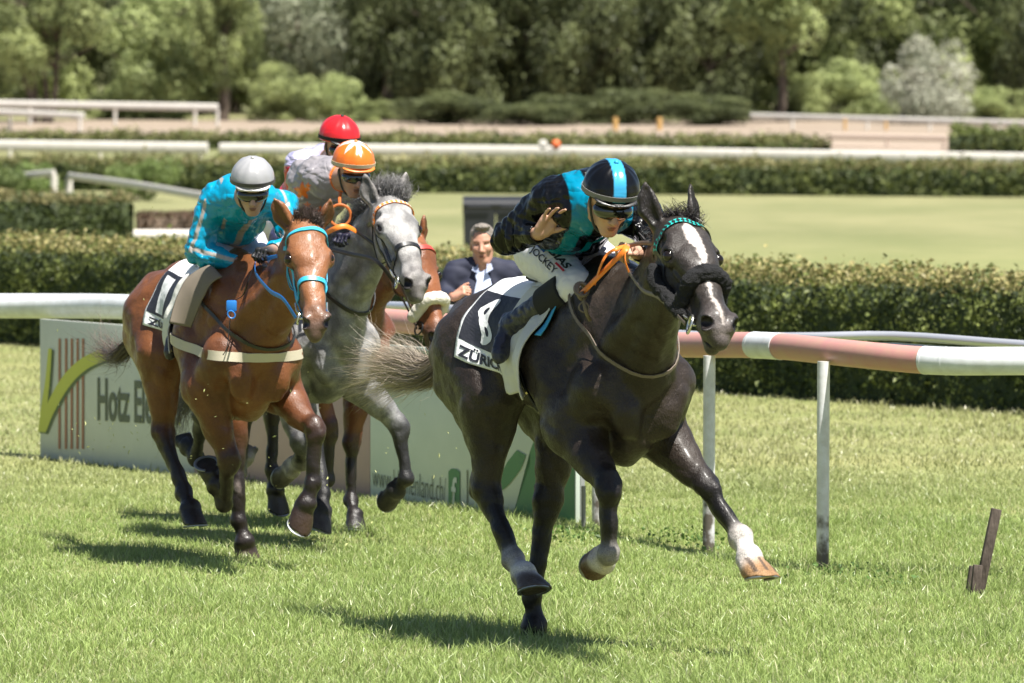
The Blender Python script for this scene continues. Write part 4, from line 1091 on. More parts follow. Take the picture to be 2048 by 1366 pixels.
def fdir(yaw, pitch, roll=0):
    """head frame: yaw to image right, pitch down, degrees -> forward, up, left"""
    y = math.radians(yaw); p = math.radians(pitch); r = math.radians(roll)
    f0 = Vector((math.sin(y), -math.cos(y), 0)); l = Vector((math.cos(y), math.sin(y), 0)); z = Vector((0, 0, 1))
    f = f0 * math.cos(p) - z * math.sin(p); u = z * math.cos(p) + f0 * math.sin(p)
    l2 = l * math.cos(r) + u * math.sin(r); u2 = u * math.cos(r) - l * math.sin(r)
    return f, u2, l2

def head_prims(D, hc, fr, s, skin=SKIN, eyes=True, nose=1.0):
    f, u, l = fr
    def Q(a, b, c_): return hc + f * (a * s) + l * (b * s) + u * (c_ * s)
    dk = tuple(x * .55 for x in skin)
    D.ell(Q(-.005, 0, .035), [f, l, u], [.098 * s, .076 * s, .092 * s], k=.03, col=skin)
    D.ell(Q(.028, 0, -.035), [f, l, u], [.066 * s, .053 * s, .078 * s], k=.03, col=skin)
    D.cone(Q(.060, -.009, -.104), Q(.060, .009, -.104), .019 * s, .019 * s, k=.025, col=skin)       # chin
    for y in (-1, 1):
        D.cone(Q(-.008, y * .046, -.055), Q(.050, y * .015, -.100), .015 * s, .015 * s, k=.025, col=skin)   # jaw
        D.ball(Q(.062, y * .038, -.022), .024 * s, k=.02, col=skin)                                     # cheekbone
        D.ell(Q(.078, y * .031, .012), [f, l, u], [.020 * s, .017 * s, .012 * s], k=.008, op='s')      # socket
        D.ball(Q(.066, y * .031, .010), .0135 * s, k=.004, col=(.30, .2, .15) if eyes else skin)
        D.cone(Q(.086, y * .016, .030), Q(.072, y * .050, .030), .009 * s, .007 * s, k=.012, col=tuple(x * .7 for x in skin), cs=.004)
        D.ell(Q(-.008, y * .077, -.008), [f, l, u], [.018 * s, .009 * s, .031 * s], k=.008, col=skin)
        D.ball(Q(-.002, y * .087, -.004), .010 * s, k=.008, op='s', col=dk)
        D.ell(Q(.098, y * .013, -.040), [f, l, u], [.013 * s, .009 * s, .009 * s], k=.006, col=skin)   # wing of the nose
        D.ball(Q(.105, y * .0085, -.049), .0045 * s, k=.003, op='s', col=dk)
    D.cone(Q(.086, 0, .018), Q(.108 + .004 * nose, 0, -.034), .0095 * s, .0125 * s, k=.012, col=skin)
    lip = (skin[0] * .88, skin[1] * .68, skin[2] * .66)
    D.ell(Q(.083, 0, -.068), [f, l, u], [.014 * s, .022 * s, .0058 * s], k=.006, col=lip, cs=.003)
    D.ell(Q(.081, 0, -.078), [f, l, u], [.014 * s, .019 * s, .0062 * s], k=.006, col=lip, cs=.003)
    D.cone(Q(.102, -.024, -.073), Q(.102, .024, -.073), .0032 * s, .0032 * s, k=.006, op='s', col=tuple(x * .5 for x in lip))
    return Q

def hand_prims(D, wr, d, n, s=1.0, side=1, curl=(20, 25, 20), spread=1.0, thumb=(50, 25), col=SKIN, thin=1.0):
    """wr wrist, d pointing direction, n palm normal, side +-1: thumb towards side*(d x n); curls close to the palm side"""
    d = d.normalized(); n = (n - d * n.dot(d)).normalized(); t = d.cross(n) * side
    kn = wr + d * .085 * s
    D.cone(wr, wr + d * .02 * s, .026 * s, .028 * s, k=.015, col=col, fl=(n, .72))
    D.cone(wr + d * .03 * s + t * .014 * s, kn + t * .022 * s - d * .005 * s, .022 * s, .0185 * s, k=.012, col=col, fl=(n, .75))
    D.cone(wr + d * .03 * s - t * .012 * s, kn - t * .022 * s - d * .012 * s, .022 * s, .0175 * s, k=.012, col=col, fl=(n, .75))
    D.cone(wr + d * .02 * s + t * .022 * s + n * .010 * s, wr + d * .055 * s + t * .026 * s + n * .010 * s, .017 * s, .014 * s, k=.012, col=col)
    D.cone(wr + d * .02 * s - t * .022 * s + n * .008 * s, wr + d * .06 * s - t * .026 * s + n * .006 * s, .014 * s, .012 * s, k=.012, col=col)
    Ls = [(.044, .027, .021), (.048, .030, .022), (.045, .028, .021), (.036, .022, .019)]
    tips = []
    for i in range(4):
        w = (1.5 - i) * .0205
        p = kn + t * w * s - d * (.003 + .004 * (i == 3) + .002 * (i == 0)) * s
        ang = math.radians(curl[0] + (i - 1) * 3); sp = math.radians((1.5 - i) * 5 * spread)
        base = (d * math.cos(sp) + t * math.sin(sp)).normalized()
        rr = .0092 * s * thin * (.9 if i == 3 else 1)
        D.ball(p - n * .002, rr * 1.15, k=.006, col=col)
        for j in range(3):
            q = p + (base * math.cos(ang) + n * math.sin(ang)) * Ls[i][j] * s
            D.cone(p, q, rr * (1 - .07 * j), rr * (.93 - .09 * j), k=.0035, col=col, cs=.006)
            p = q; ang += math.radians(curl[1] if j == 0 else curl[2])
        tips.append(p)
    a = math.radians(thumb[0])
    p = wr + d * .028 * s + t * .026 * s + n * .008 * s
    for j, (L_, r_) in enumerate(((.040, .0125), (.032, .0105), (.024, .0095))):
        q = p + (d * math.cos(a) + t * math.sin(a)).normalized() * L_ * s * math.cos(math.radians(thumb[1] * .6)) + n * L_ * s * math.sin(math.radians(thumb[1] * .6))
        D.cone(p, q, r_ * s, r_ * .9 * s, k=.006, col=col, cs=.006)
        p = q; a -= math.radians(thumb[1])
    return tips

class Person: pass

def person_pose(c):
    """solve the joints of a crouching rider from line-of-sight points and bone lengths"""
    J = Person(); s = c['s']; J.s = s; J.c = c
    for k in ('hipc', 'chest', 'neck', 'headc', 'shR', 'shL'): setattr(J, k, at(*c[k]))
    J.fr = fdir(*c['face'])
    lat = c['lat']; J.lat = lat
    for y, k in ((-1, 'R'), (1, 'L')):
        hp = J.hipc + lat * y * .085 * s; setattr(J, 'hip' + k, hp)
        kn = bone(hp, c['kn' + k][0], c['kn' + k][1], .43 * s, c['kn' + k][2]); setattr(J, 'kn' + k, kn)
        an = bone(kn, c['an' + k][0], c['an' + k][1], .40 * s, c['an' + k][2]); setattr(J, 'an' + k, an)
        sh = getattr(J, 'sh' + k)
        el = bone(sh, c['el' + k][0], c['el' + k][1], .29 * s, c['el' + k][2]); setattr(J, 'el' + k, el)
        wr = bone(el, c['wr' + k][0], c['wr' + k][1], .255 * s, c['wr' + k][2]); setattr(J, 'wr' + k, wr)
    return J

def jacket_sdf(J, amp=.005, puff=1.0, seed=1, cols=None):
    s = J.s; D = SDF(); c = J.c
    up = (J.neck - J.hipc).normalized(); bk = up.cross(J.lat); bk = bk if bk.z > 0 else -bk
    wb = J.hipc.lerp(J.chest, .32)
    D.loft([wb, J.hipc.lerp(J.chest, .55), J.chest, J.chest.lerp(J.neck, .55), J.neck], [bk] * 5,
           [.105 * s, .125 * s * puff, .135 * s * puff, .115 * s, .06 * s], [.13 * s, .155 * s * puff, .175 * s * puff, .155 * s, .065 * s], k=.05, col=cols[0] if cols else None, sub=3)
    for k in 'RL':
        sh = getattr(J, 'sh' + k); el = getattr(J, 'el' + k); wr = getattr(J, 'wr' + k)
        D.cone(J.chest.lerp(J.neck, .6), sh, .085 * s, .078 * s, k=.06, col=cols[0] if cols else None)
        D.cone(sh, el, .074 * s * puff, .060 * s * puff, k=.05, col=cols[1] if cols else None)
        e = (wr - el).normalized()
        D.cone(el, wr - e * .035 * s, .060 * s * puff, .040 * s, k=.025, col=cols[1] if cols else None)
    limbs = [(nv(getattr(J, 'sh' + k)), nv(getattr(J, 'el' + k)), nv(getattr(J, 'wr' + k))) for k in 'RL']
    def creases(P):
        v = np.zeros(len(P), np.float32)
        for a, b_, c_ in limbs:
            for p, q, f0, at0 in ((a, b_, 95, 1.0), (b_, c_, 115, 0.0)):
                d = q - p; L_ = np.linalg.norm(d); d = d / L_; r_ = P - p; t = r_ @ d; w = r_ - np.outer(t, d); rad_ = np.linalg.norm(w, axis=1)
                e1 = unit(np.cross(d, np.array([.3, .2, 1], np.float32))); ang = np.arctan2(w @ e1, w @ np.cross(d, e1))
                ph = t * f0 + 2.2 * np.sin(ang + seed) + 1.5 * np.sin(2 * ang + t * 20 + seed * 2) + sn(P, 20, seed + 3, 1.5)
                cr_ = 1 - 2 * np.abs(np.sin(ph * .5)) ** .7
                near = np.exp(-((t - at0 * L_) / (.11 * s)) ** 2)
                v += cr_ * (.25 + near) * ((t > -.04) & (t < L_ + .03) & (rad_ < .13 * s)) * np.clip(1.3 - rad_ / (.13 * s), 0, 1)
        return v * amp * .70
    def dd(P): return creases(P) + folds(P, 15 / s, seed, amp) + folds(P, 34 / s, seed + 9, amp * .40) + sn(P, 90, seed, amp * .08)
    D.disp(dd)
    for k in 'RL':
        el = getattr(J, 'el' + k); wr = getattr(J, 'wr' + k); e = (wr - el).normalized()
        D.cone(wr - e * .012 * s, wr + e * .08 * s, .034 * s, .040 * s, k=.006, op='s')
    return D

def helmet_sdf(J, s):
    f, u, l = J.fr; hc = J.headc
    def Q(a, b, c_): return hc + f * (a * s) + l * (b * s) + u * (c_ * s)
    D = SDF()
    D.ell(Q(-.012, 0, .056), [f, l, u], [.135 * s, .114 * s, .118 * s], k=.01)
    D.disp(lambda P: (.0012 * np.cos(12 * np.arctan2((P - nv(hc)) @ nv(l), (P - nv(hc)) @ nv(f) + .012 * s))).astype(np.float32))
    D.halfspace(Q(.0, 0, .034), -u + f * .22, k=.006)
    D.disp(lambda P: sn(P, 60, 5, .0009))
    return D, Q

def dress_rider(root, J, m_jacket, m_helmet, m_band, m_goggle, m_rim, m_breech, m_boot, m_knee, h=.0062, glove=None, jcol=None, jpaint=(), hands=None, skin=SKIN, hcol=None, hpaint=(), bare=('R', 'L')):
    s = J.s; f, u, l = J.fr
    # body: one continuous surface
    D = SDF(); Q = head_prims(D, J.headc, J.fr, s, skin, eyes=False)
    D.cone(Q(-.02, 0, -.03), J.neck, .052 * s, .058 * s, k=.03, col=skin)
    D.cone(J.neck, J.chest, .06 * s, .11 * s, k=.05, col=skin); D.cone(J.chest, J.hipc, .11 * s, .10 * s, k=.05, col=skin)
    for k in 'RL':
        sh = getattr(J, 'sh' + k); el = getattr(J, 'el' + k); wr = getattr(J, 'wr' + k)
        D.cone(J.chest, sh, .08 * s, .05 * s, k=.03, col=skin)
        D.cone(sh, el, .045 * s, .038 * s, k=.02, col=skin)
        D.cone(el, wr, .040 * s, .0275 * s, k=.02, col=skin)
        D.cone(getattr(J, 'hip' + k), getattr(J, 'kn' + k), .075 * s, .048 * s, k=.03, col=skin)
        D.cone(getattr(J, 'kn' + k), getattr(J, 'an' + k), .048 * s, .035 * s, k=.02, col=skin)
        if hands and k in hands:
            hd = dict(hands[k]); hand_prims(D, wr, hd.pop('d'), hd.pop('n'), s=s * .95, col=(glove if (glove and k not in bare) else skin), **hd)
    D.disp(lambda P: sn(P, 90, 8, .0005))
    D.build('body', mat('skin', attr='coat', rough=.5, spec=.4, bump=(220, .15, .002)), root, h=.0048, base=skin)
    # jacket
    JD = jacket_sdf(J, seed=J.c.get('seed', 1), amp=J.c.get('amp', .0055), puff=J.c.get('puff', 1.0))
    JD.build('jacket', m_jacket, root, h=h, base=jcol, paint=jpaint)
    J.jd = JD
    # breeches, knee bands, boots
    BD = SDF(); up = (J.neck - J.hipc).normalized()
    BD.ell(J.hipc - up * .01, [up, J.lat, up.cross(J.lat)], [.15 * s, .165 * s, .135 * s], k=.05)
    for k in 'RL':
        hp = getattr(J, 'hip' + k); kn = getattr(J, 'kn' + k); an = getattr(J, 'an' + k)
        BD.cone(hp, kn, .108 * s, .072 * s, k=.05); BD.cone(kn, kn.lerp(an, .25), .070 * s, .060 * s, k=.03)
    BD.disp(lambda P: folds(P, 60, 31, .0016))
    BD.build('breeches', m_breech, root, h=h)
    J.bd = BD
    for y, k in ((-1, 'R'), (1, 'L')):
        kn = getattr(J, 'kn' + k); an = getattr(J, 'an' + k); sk = (an - kn).normalized()
        if m_knee:
            K = SDF(); K.cone(kn.lerp(an, .10), kn.lerp(an, .48), .084 * s, .075 * s, k=.02)
            K.halfspace(kn.lerp(an, .10), -sk); K.halfspace(kn.lerp(an, .48), sk)
            K.build('knee_band', m_knee, root, h=h)
        T = SDF(); toe = J.c['toe' + k]
        tp = bone(an, toe[0], toe[1], .155 * s, toe[2]); td = (tp - an).normalized()
        T.cone(kn.lerp(an, .34), an, .070 * s, .050 * s, k=.03)
        T.cone(an - sk * .01, an + sk * .035 * s - td * .03 * s, .046 * s, .040 * s, k=.03)
        T.cone(an + sk * .03 * s - td * .02 * s, an + sk * .045 * s + td * .13 * s, .042 * s, .038 * s, k=.03, fl=(sk, .85))
        T.cone(an + sk * .05 * s + td * .08 * s, tp + sk * .05 * s, .036 * s, .028 * s, k=.02, fl=(sk, .75))
        T.halfspace(kn.lerp(an, .36), -sk)
        T.disp(lambda P: folds(P, 70, 77, .0022))
        T.build('boot', m_boot, root, h=h)
        setattr(J, 'toe' + k, tp)
    # helmet: silk-covered shell, peak, elastic band, button
    HD, Q = helmet_sdf(J, s)
    hm = HD.build('helmet', m_helmet, root, h=h, base=hcol, paint=hpaint)
    P_ = SDF()
    P_.ell(Q(.082, 0, .058), [f - u * .20, l, u + f * .20], [.052 * s, .094 * s, .009 * s], k=.01)
    P_.ell(Q(-.012, 0, .045), [f, l, u], [.112 * s, .100 * s, .08 * s], k=.005, op='s')
    P_.build('peak', m_rim, hm, h=.005)
    mb = MB(); ring = []; nn = []
    for i in range(40):
        a = 2 * math.pi * i / 40
        # ring around the shell just above its rim
        zz = .052 + .026 * math.cos(a)
        rr = math.sqrt(max(0, 1 - ((zz - .056) / .118) ** 2))
        ring.append(Q(-.012 + .1365 * rr * math.cos(a), .1155 * rr * math.sin(a), zz)); nn.append(f * math.cos(a) + l * math.sin(a))
    mb.ribbon(ring, nn, .020 * s, .003, closed=True)
    mb.build('helmet_band', m_band, hm)
    b = MB(); r = bmesh.ops.create_uvsphere(b.bm, u_segments=12, v_segments=8, radius=.010 * s)
    for v in r['verts']: v.co = Q(-.012, 0, .175) + v.co
    b.build('cap_button', J.c.get('button') or m_rim, hm)
    # goggles
    G = SDF()
    G.ell(Q(.058, 0, -.002), [f, l, u], [.054 * s, .082 * s, .041 * s], k=.01)
    G.ball(Q(.128, 0, -.052), .026 * s, k=.012, op='s')
    G.ell(Q(.045, 0, .0), [f, l, u], [.042 * s, .064 * s, .06 * s], k=.004, op='s')
    g = G.build('goggles', m_goggle, root, h=.004)
    mb = MB(); pts = [Q(.066 + .036 * math.cos(a), .076 * math.sin(a), .044 - .012 * abs(math.sin(a))) for a in np.linspace(-1.5, 1.5, 17)]
    mb.tube(pts, .0045 * s, 6); mb.build('goggle_rim', J.c.get('gogrim', m_rim), g)
    mb = MB(); pts = smooth_path([Q(.0, -.083, .02), Q(.012, -.070, -.05), Q(.028, -.045, -.105), Q(.040, 0, -.122), Q(.028, .045, -.105), Q(.012, .070, -.05), Q(.0, .083, .02)], 6)
    mb.tube(pts, .0055 * s, 6); mb.build('chin_strap', mat('black_webbing', (.02, .02, .022), .6), root)
    J.Q = Q
    return D
# ------------------------------------------------------------------ tack, hair
def sheet(H, fn, ns, nt_, off=.01, name='sheet', th=None):
    """fn(s,t) -> (x, phi deg from the spine, extra offset); sheet lying on the barrel; returns grid positions and normals"""
    P0 = []; Dn = []; ex = []
    for i in range(ns):
        for j in range(nt_):
            x, ph, e = fn(i / (ns - 1), j / (nt_ - 1))
            a = math.radians(ph); d = H.U * math.cos(a) - H.L * math.sin(a)
            c = H.B(x, 0, 1.22); P0.append(nv(c + d * .75)); Dn.append(nv(-d)); ex.append(e)
    P0 = np.array(P0); Dn = np.array(Dn); ex = np.array(ex)
    Q = H.sdf.march(P0, Dn, .72, off, steps=45)
    Q = Q - Dn * ex[:, None]
    return Q.reshape(ns, nt_, 3), (-Dn).reshape(ns, nt_, 3)

def grid_faces(ns, nt_):
    i, j = np.meshgrid(np.arange(ns - 1), np.arange(nt_ - 1), indexing='ij'); a = (i * nt_ + j).ravel()
    return np.stack([a, a + nt_, a + nt_ + 1, a + 1], 1)

def thick_grid(G, Nn, th, smooth_it=2):
    G = G.copy()
    for _ in range(smooth_it):
        G[1:-1] = (G[:-2] + 2 * G[1:-1] + G[2:]) / 4; G[:, 1:-1] = (G[:, :-2] + 2 * G[:, 1:-1] + G[:, 2:]) / 4
    ns, nt_ = G.shape[:2]; V = np.concatenate([G.reshape(-1, 3), (G + Nn * th).reshape(-1, 3)]); F = grid_faces(ns, nt_); n = ns * nt_
    rim = [i * nt_ for i in range(ns)] + [(ns - 1) * nt_ + j for j in range(1, nt_)] + [i * nt_ + nt_ - 1 for i in range(ns - 2, -1, -1)] + [j for j in range(nt_ - 2, 0, -1)]
    R = np.array([[rim[k], rim[(k + 1) % len(rim)], rim[(k + 1) % len(rim)] + n, rim[k] + n] for k in range(len(rim))])
    return V, np.concatenate([F[:, ::-1], F + n, R]), G

def sheet_obj(H, name, fn, m, parent, ns=40, nt_=40, off=.01, th=.004, sm=2):
    G, Nn = sheet(H, fn, ns, nt_, off)
    V, F, G2 = thick_grid(G, Nn, th, sm)
    o = link_mesh(name, np_mesh(name, V, F, True), m, parent)
    return o, (G2 + Nn * th, Nn)

def samp(GN, s, t, lift=.002):
    G, Nn = GN; ns, nt_ = G.shape[:2]
    a = min(max(s, 0), 1) * (ns - 1); b = min(max(t, 0), 1) * (nt_ - 1); i = min(int(a), ns - 2); j = min(int(b), nt_ - 2); a -= i; b -= j
    p = G[i, j] * (1 - a) * (1 - b) + G[i + 1, j] * a * (1 - b) + G[i, j + 1] * (1 - a) * b + G[i + 1, j + 1] * a * b
    return Vector(p + Nn[i, j] * lift)

def subdiv_long(bm, L, it=5):
    for _ in range(it):
        es = [e for e in bm.edges if e.calc_length() > L]
        if not es: break
        bmesh.ops.subdivide_edges(bm, edges=es, cuts=1)
        bmesh.ops.triangulate(bm, faces=[f for f in bm.faces if len(f.verts) > 3])

def mapped_text(txt, GN, box, name, m, parent, bold=.02, swap=False, lift=.002, wave=None, shape=None):
    """lays lettering into box=(s0,t0,s1,t1) of a sheet (t runs downwards)"""
    if shape is None:
        bm, (x0, y0, x1, y1) = text_verts(txt, bold)
    else:
        bm = bmesh.new()
        for poly in shape: bm.faces.new([bm.verts.new((p[0], p[1], 0)) for p in poly])
        bmesh.ops.triangulate(bm, faces=bm.faces); x0, y0, x1, y1 = 0, 0, 1, 1
    for v in bm.verts:
        v.co.x = (v.co.x - x0) / (x1 - x0); v.co.y = (v.co.y - y0) / (y1 - y0)
    subdiv_long(bm, .12)
    for v in bm.verts:
        a, b = v.co.x, v.co.y
        if wave: a += wave(a, b)
        v.co = samp(GN, box[0] + (box[2] - box[0]) * a, box[3] + (box[1] - box[3]) * b, lift)
    bmesh.ops.recalc_face_normals(bm, faces=bm.faces)
    me = bpy.data.meshes.new(name); bm.to_mesh(me); bm.free()
    return link_mesh(name, me, m, parent)

def plane_text(txt, M, w, h, name, m, parent, bold=.01, depth=0.0):
    """flat lettering w x h in the x-z plane of matrix M"""
    bm, (x0, y0, x1, y1) = text_verts(txt, bold)
    for v in bm.verts: v.co = M @ Vector(((v.co.x - x0) / (x1 - x0) * w, 0, (v.co.y - y0) / (y1 - y0) * h))
    me = bpy.data.meshes.new(name); bm.to_mesh(me); bm.free()
    return link_mesh(name, me, m, parent)

def hpath(H, uvw, n=8, off=.003, it=10, sm=3):
    pts = smooth_path([H.Hd(*p) for p in uvw], n)
    P, G = H.sdf.hug(pts, off, it)
    P = smooth_loop(P, sm, False); P, G = H.sdf.hug(P, off, 3)
    return P, G

def hstrap(H, uvw, w, name, m, parent, th=.004, off=.002, n=8):
    P, G = hpath(H, uvw, n, off)
    b = MB(); b.ribbon(P, G, w, th); return b.build(name, m, parent)

def fuzzy(pts, r, name, m, parent, amp=.005, h=.0045, fl=None, seed=2):
    D = SDF(); pts = [Vector(p) for p in pts]
    for i in range(len(pts) - 1): D.cone(pts[i], pts[i + 1], r if not isinstance(r, list) else r[i], r if not isinstance(r, list) else r[i + 1], k=.008)
    D.disp(lambda P: sn(P, 130, seed, amp) + sn(P, 300, seed + 1, amp * .5))
    return D.build(name, m, parent, h=h)

def strands(name, m, parent, roots, fdirs, length, width, seg=6, wave=.02, grav=0.0, seed=1, col=None):
    """hair: tapered flat ribbons. roots (n,3), fdirs (n,3) unit, length (n,)"""
    r = np.random.default_rng(seed); n = len(roots); roots = np.asarray(roots, np.float32); fd = np.asarray(fdirs, np.float32)
    V = np.zeros((n, seg + 1, 2, 3), np.float32); ph = r.random((n, 3)) * 6.28; fr = 3 + 5 * r.random((n, 1)); side = r.normal(size=(n, 3)); side /= np.linalg.norm(side, axis=1, keepdims=True)
    w1 = r.normal(size=(n, 3)).astype(np.float32)
    for j in range(seg + 1):
        t = j / seg
        p = roots + fd * (length * t)[:, None] + np.array([0, 0, -1.0]) * (grav * (length * t)[:, None] ** 2)
        p = p + w1 * wave * t * np.sin(fr * t + ph[:, :1]) + w1[:, ::-1] * wave * .5 * t * np.sin(2.3 * fr * t + ph[:, 1:2])
        w = width * (1 - t ** 2 * .9) * .5
        V[:, j, 0] = p - side * w; V[:, j, 1] = p + side * w
    idx = np.arange(n)[:, None] * (seg + 1) * 2 + np.arange(seg)[None] * 2
    F = np.stack([idx, idx + 1, idx + 3, idx + 2], -1).reshape(-1, 4)
    c = None
    if col is not None:
        ca = np.asarray(col[0]); cb = np.asarray(col[1]); k = r.random((n, 1, 1, 1)); t = (np.arange(seg + 1) / seg)[None, :, None, None]
        mixf = np.clip(t * .8 + k * .5 - .15, 0, 1); c = (ca * (1 - mixf) + cb * mixf) * (.75 + .5 * r.random((n, 1, 1, 1))); c = np.broadcast_to(c, (n, seg + 1, 2, 3)).reshape(-1, 3)
    return link_mesh(name, np_mesh(name, V.reshape(-1, 3), F, False, c), m, parent)

def hair_between(name, m, parent, H, a, b, n, d, spread, L, col, seed=3, width=.004, wave=.02, jit=.012, grav=.3):
    """rooted along the line a..b on the surface, growing along d +- spread"""
    r = np.random.default_rng(seed); t = r.random(n)[:, None]
    P = nv(a) * (1 - t) + nv(b) * t + r.normal(size=(n, 3)) * jit
    P, G = H.sdf.hug(P, -.004, 8)
    D_ = nv(d)[None] + r.normal(size=(n, 3)) * spread + G * .25; D_ /= np.linalg.norm(D_, axis=1, keepdims=True)
    return strands(name, m, parent, P, D_, L * (.5 + .6 * r.random(n)), width, 6, wave, grav, seed, col)

def horse_common(H, root, c):
    """body, eyes, shoes"""
    hs = H.hs; m = c['mat']
    H.sdf.build('body', m, root, h=c.get('h', .008), base=c['coat'], paint=c.get('paint', ()))
    for y in (-1, 1):
        b = MB(); r = bmesh.ops.create_uvsphere(b.bm, u_segments=16, v_segments=10, radius=.0235 * hs)
        p = H.Hd(.207, -.031, y * .0955)
        for v in r['verts']: v.co = v.co + p
        b.build('eye', mat('horse_eye', (.010, .006, .004), .12), root)
    for k in ('FR', 'FL', 'HR', 'HL'):
        cor, pa, pf, sdn, hl = H.j[k + 'h']
        R_ = .0625 * H.s * c.get('lt', 1) ; cc = cor + pa * (hl / max(pa.dot(sdn), .4)) + sdn * .003; t = sdn.cross(pf).normalized(); f_ = t.cross(sdn).normalized()
        if f_.dot(pf) < 0: f_ = -f_
        pts = [cc + f_ * math.cos(a) * R_ * .87 + t * math.sin(a) * R_ * .87 for a in np.linspace(-2.5, 2.5, 22)]
        b = MB(); b.tube(pts, .0075, 6, flat=(.7, 1.3), up=[sdn] * 22)
        b.build('horseshoe', mat('steel', (.26, .28, .29), .4, metal=.7), root)

def reins(root, pts, w, name, m, th=.004, sag=0):
    pts = smooth_path(pts, 8)
    b = MB(); b.tube(pts, w / 2, 8, flat=(1.0, .28)); return b.build(name, m, root)
# poses
BLACK = dict(wide=.95, O=(.255, 31.75, 0), head=28, pitch=3, s=1.06, lt=1.22, hs=1.22, neckw=.93, neckbow=(.06, -.03, -.04), coat=(.040, .029, .022), points=(.012, .010, .0095),
    face=(.045, .037, .032), muzzle=(.10, .085, .08), poll=(1362, 432, 30.4), nose=(1441, 622, 29.9), headyaw=28,
    legs=dict(
        FR=dict(knee=(1216, 972, -1), fet=(1218, 1108, -1), sole=(1198, 1124, 1), sock=(.4, (.75, .70, .64)), hoof=(.20, .12, .07)),
        FL=dict(knee=(1412, 972, -1), fet=(1480, 1075, -1), sole=(1511, 1133, -1), sock=(.55, (.80, .76, .72)), hoof=(.42, .25, .12)),
        HR=dict(hock=(972, 1030, 1), fet=(1027, 1118, -1), sole=(1056, 1163, -1), sock=(.6, (.66, .66, .68)), hoof=(.10, .08, .07)),
        HL=dict(hock=(1088, 1035, 1), fet=(1061, 1222, -1), sole=(1070, 1283, 1), ll=1.16, hoof=(.05, .045, .04))),
    ears=[(-.12, .05, -.125), (-.14, .05, .060)])
BROWN = dict(wide=.88, O=(-1.62, 37.35, 0), head=21, pitch=0, s=1.02, lt=1.14, hs=1.12, neckw=.86, neckbow=(.06, -.06, -.05), coat=(.178, .066, .023), points=(.022, .016, .014),
    face=(.30, .125, .052), muzzle=(.12, .075, .055), poll=(613, 440, 36.2), nose=(633, 640, 35.8), headyaw=8,
    legs=dict(
        FR=dict(knee=(470, 962, -1), fet=(450, 1010, 1), sole=(418, 938, 1), ucol=(.15, .054, .021), hoof=(.03, .028, .027)),
        FL=dict(knee=(630, 858, -1), fet=(624, 990, -1), sole=(597, 1058, 1), ucol=(.17, .062, .024), hoof=(.05, .03, .02)),
        HR=dict(hock=(328, 905, 1), fet=(368, 985, -1), sole=(386, 1036, -1), hoof=(.035, .03, .03)),
        HL=dict(hock=(478, 935, 1), fet=(479, 1083, -1), sole=(500, 1134, -1), ll=1.14, hoof=(.07, .05, .04))),
    ears=[(-.10, .05, -.155), (-.085, .05, .115)])
GREY = dict(O=(-1.29, 38.95, 0), head=27, pitch=2, s=1.02, lt=1.12, hs=1.12, neckw=.95, neckbow=(.02, -.03, -.02), coat=(.34, .34, .335), points=(.03, .03, .032), belly=(.4, .4, .4),
    face=(.50, .49, .475), muzzle=(.30, .29, .28), poll=(782, 392, 37.9), nose=(840, 560, 37.45), headyaw=22,
    legs=dict(
        FR=dict(knee=(598, 886, -1), fet=(603, 925, 1), sole=(572, 948, 1), ucol=(.34, .34, .34), sock=(.8, (.5, .48, .45)), hoof=(.1, .09, .08)),
        FL=dict(knee=(830, 888, -1), fet=(815, 985, -1), sole=(783, 992, 1), ucol=(.36, .36, .36), hoof=(.03, .028, .027)),
        HR=dict(hock=(405, 835, 1), fet=(392, 915, 1), sole=(366, 882, 1), hoof=(.03, .03, .03)),
        HL=dict(hock=(640, 915, 1), fet=(648, 988, -1), sole=(641, 1044, -1), ll=1.14, hoof=(.09, .085, .085))),
    ears=[(-.10, .05, -.125), (-.12, .05, .095)])
BAY = dict(O=(-1.30, 40.5, 0), head=36, pitch=2, s=1.02, lt=1.1, hs=1.05, neckw=.84, coat=(.17, .058, .024), points=(.02, .016, .015),
    face=(.27, .10, .04), muzzle=(.06, .04, .035), poll=(838, 476, 39.3), nose=(890, 674, 39.1), headyaw=42,
    legs=dict(
        FR=dict(knee=(672, 900, -1), fet=(655, 960, 1), sole=(640, 905, 1), hoof=(.03, .028, .027)),
        FL=dict(knee=(700, 895, -1), fet=(703, 1005, -1), sole=(712, 1049, -1), ll=1.16, hoof=(.03, .028, .027)),
        HR=dict(hock=(500, 850, 1), fet=(478, 950, 1), sole=(492, 900, 1), sock=(.7, (.5, .47, .4)), hoof=(.1, .09, .08)),
        HL=dict(hock=(530, 880, 1), fet=(545, 960, -1), sole=(555, 1005, -1), hoof=(.05, .045, .04))),
    ears=[(-.14, .03, -.09), (-.13, .03, .055)])

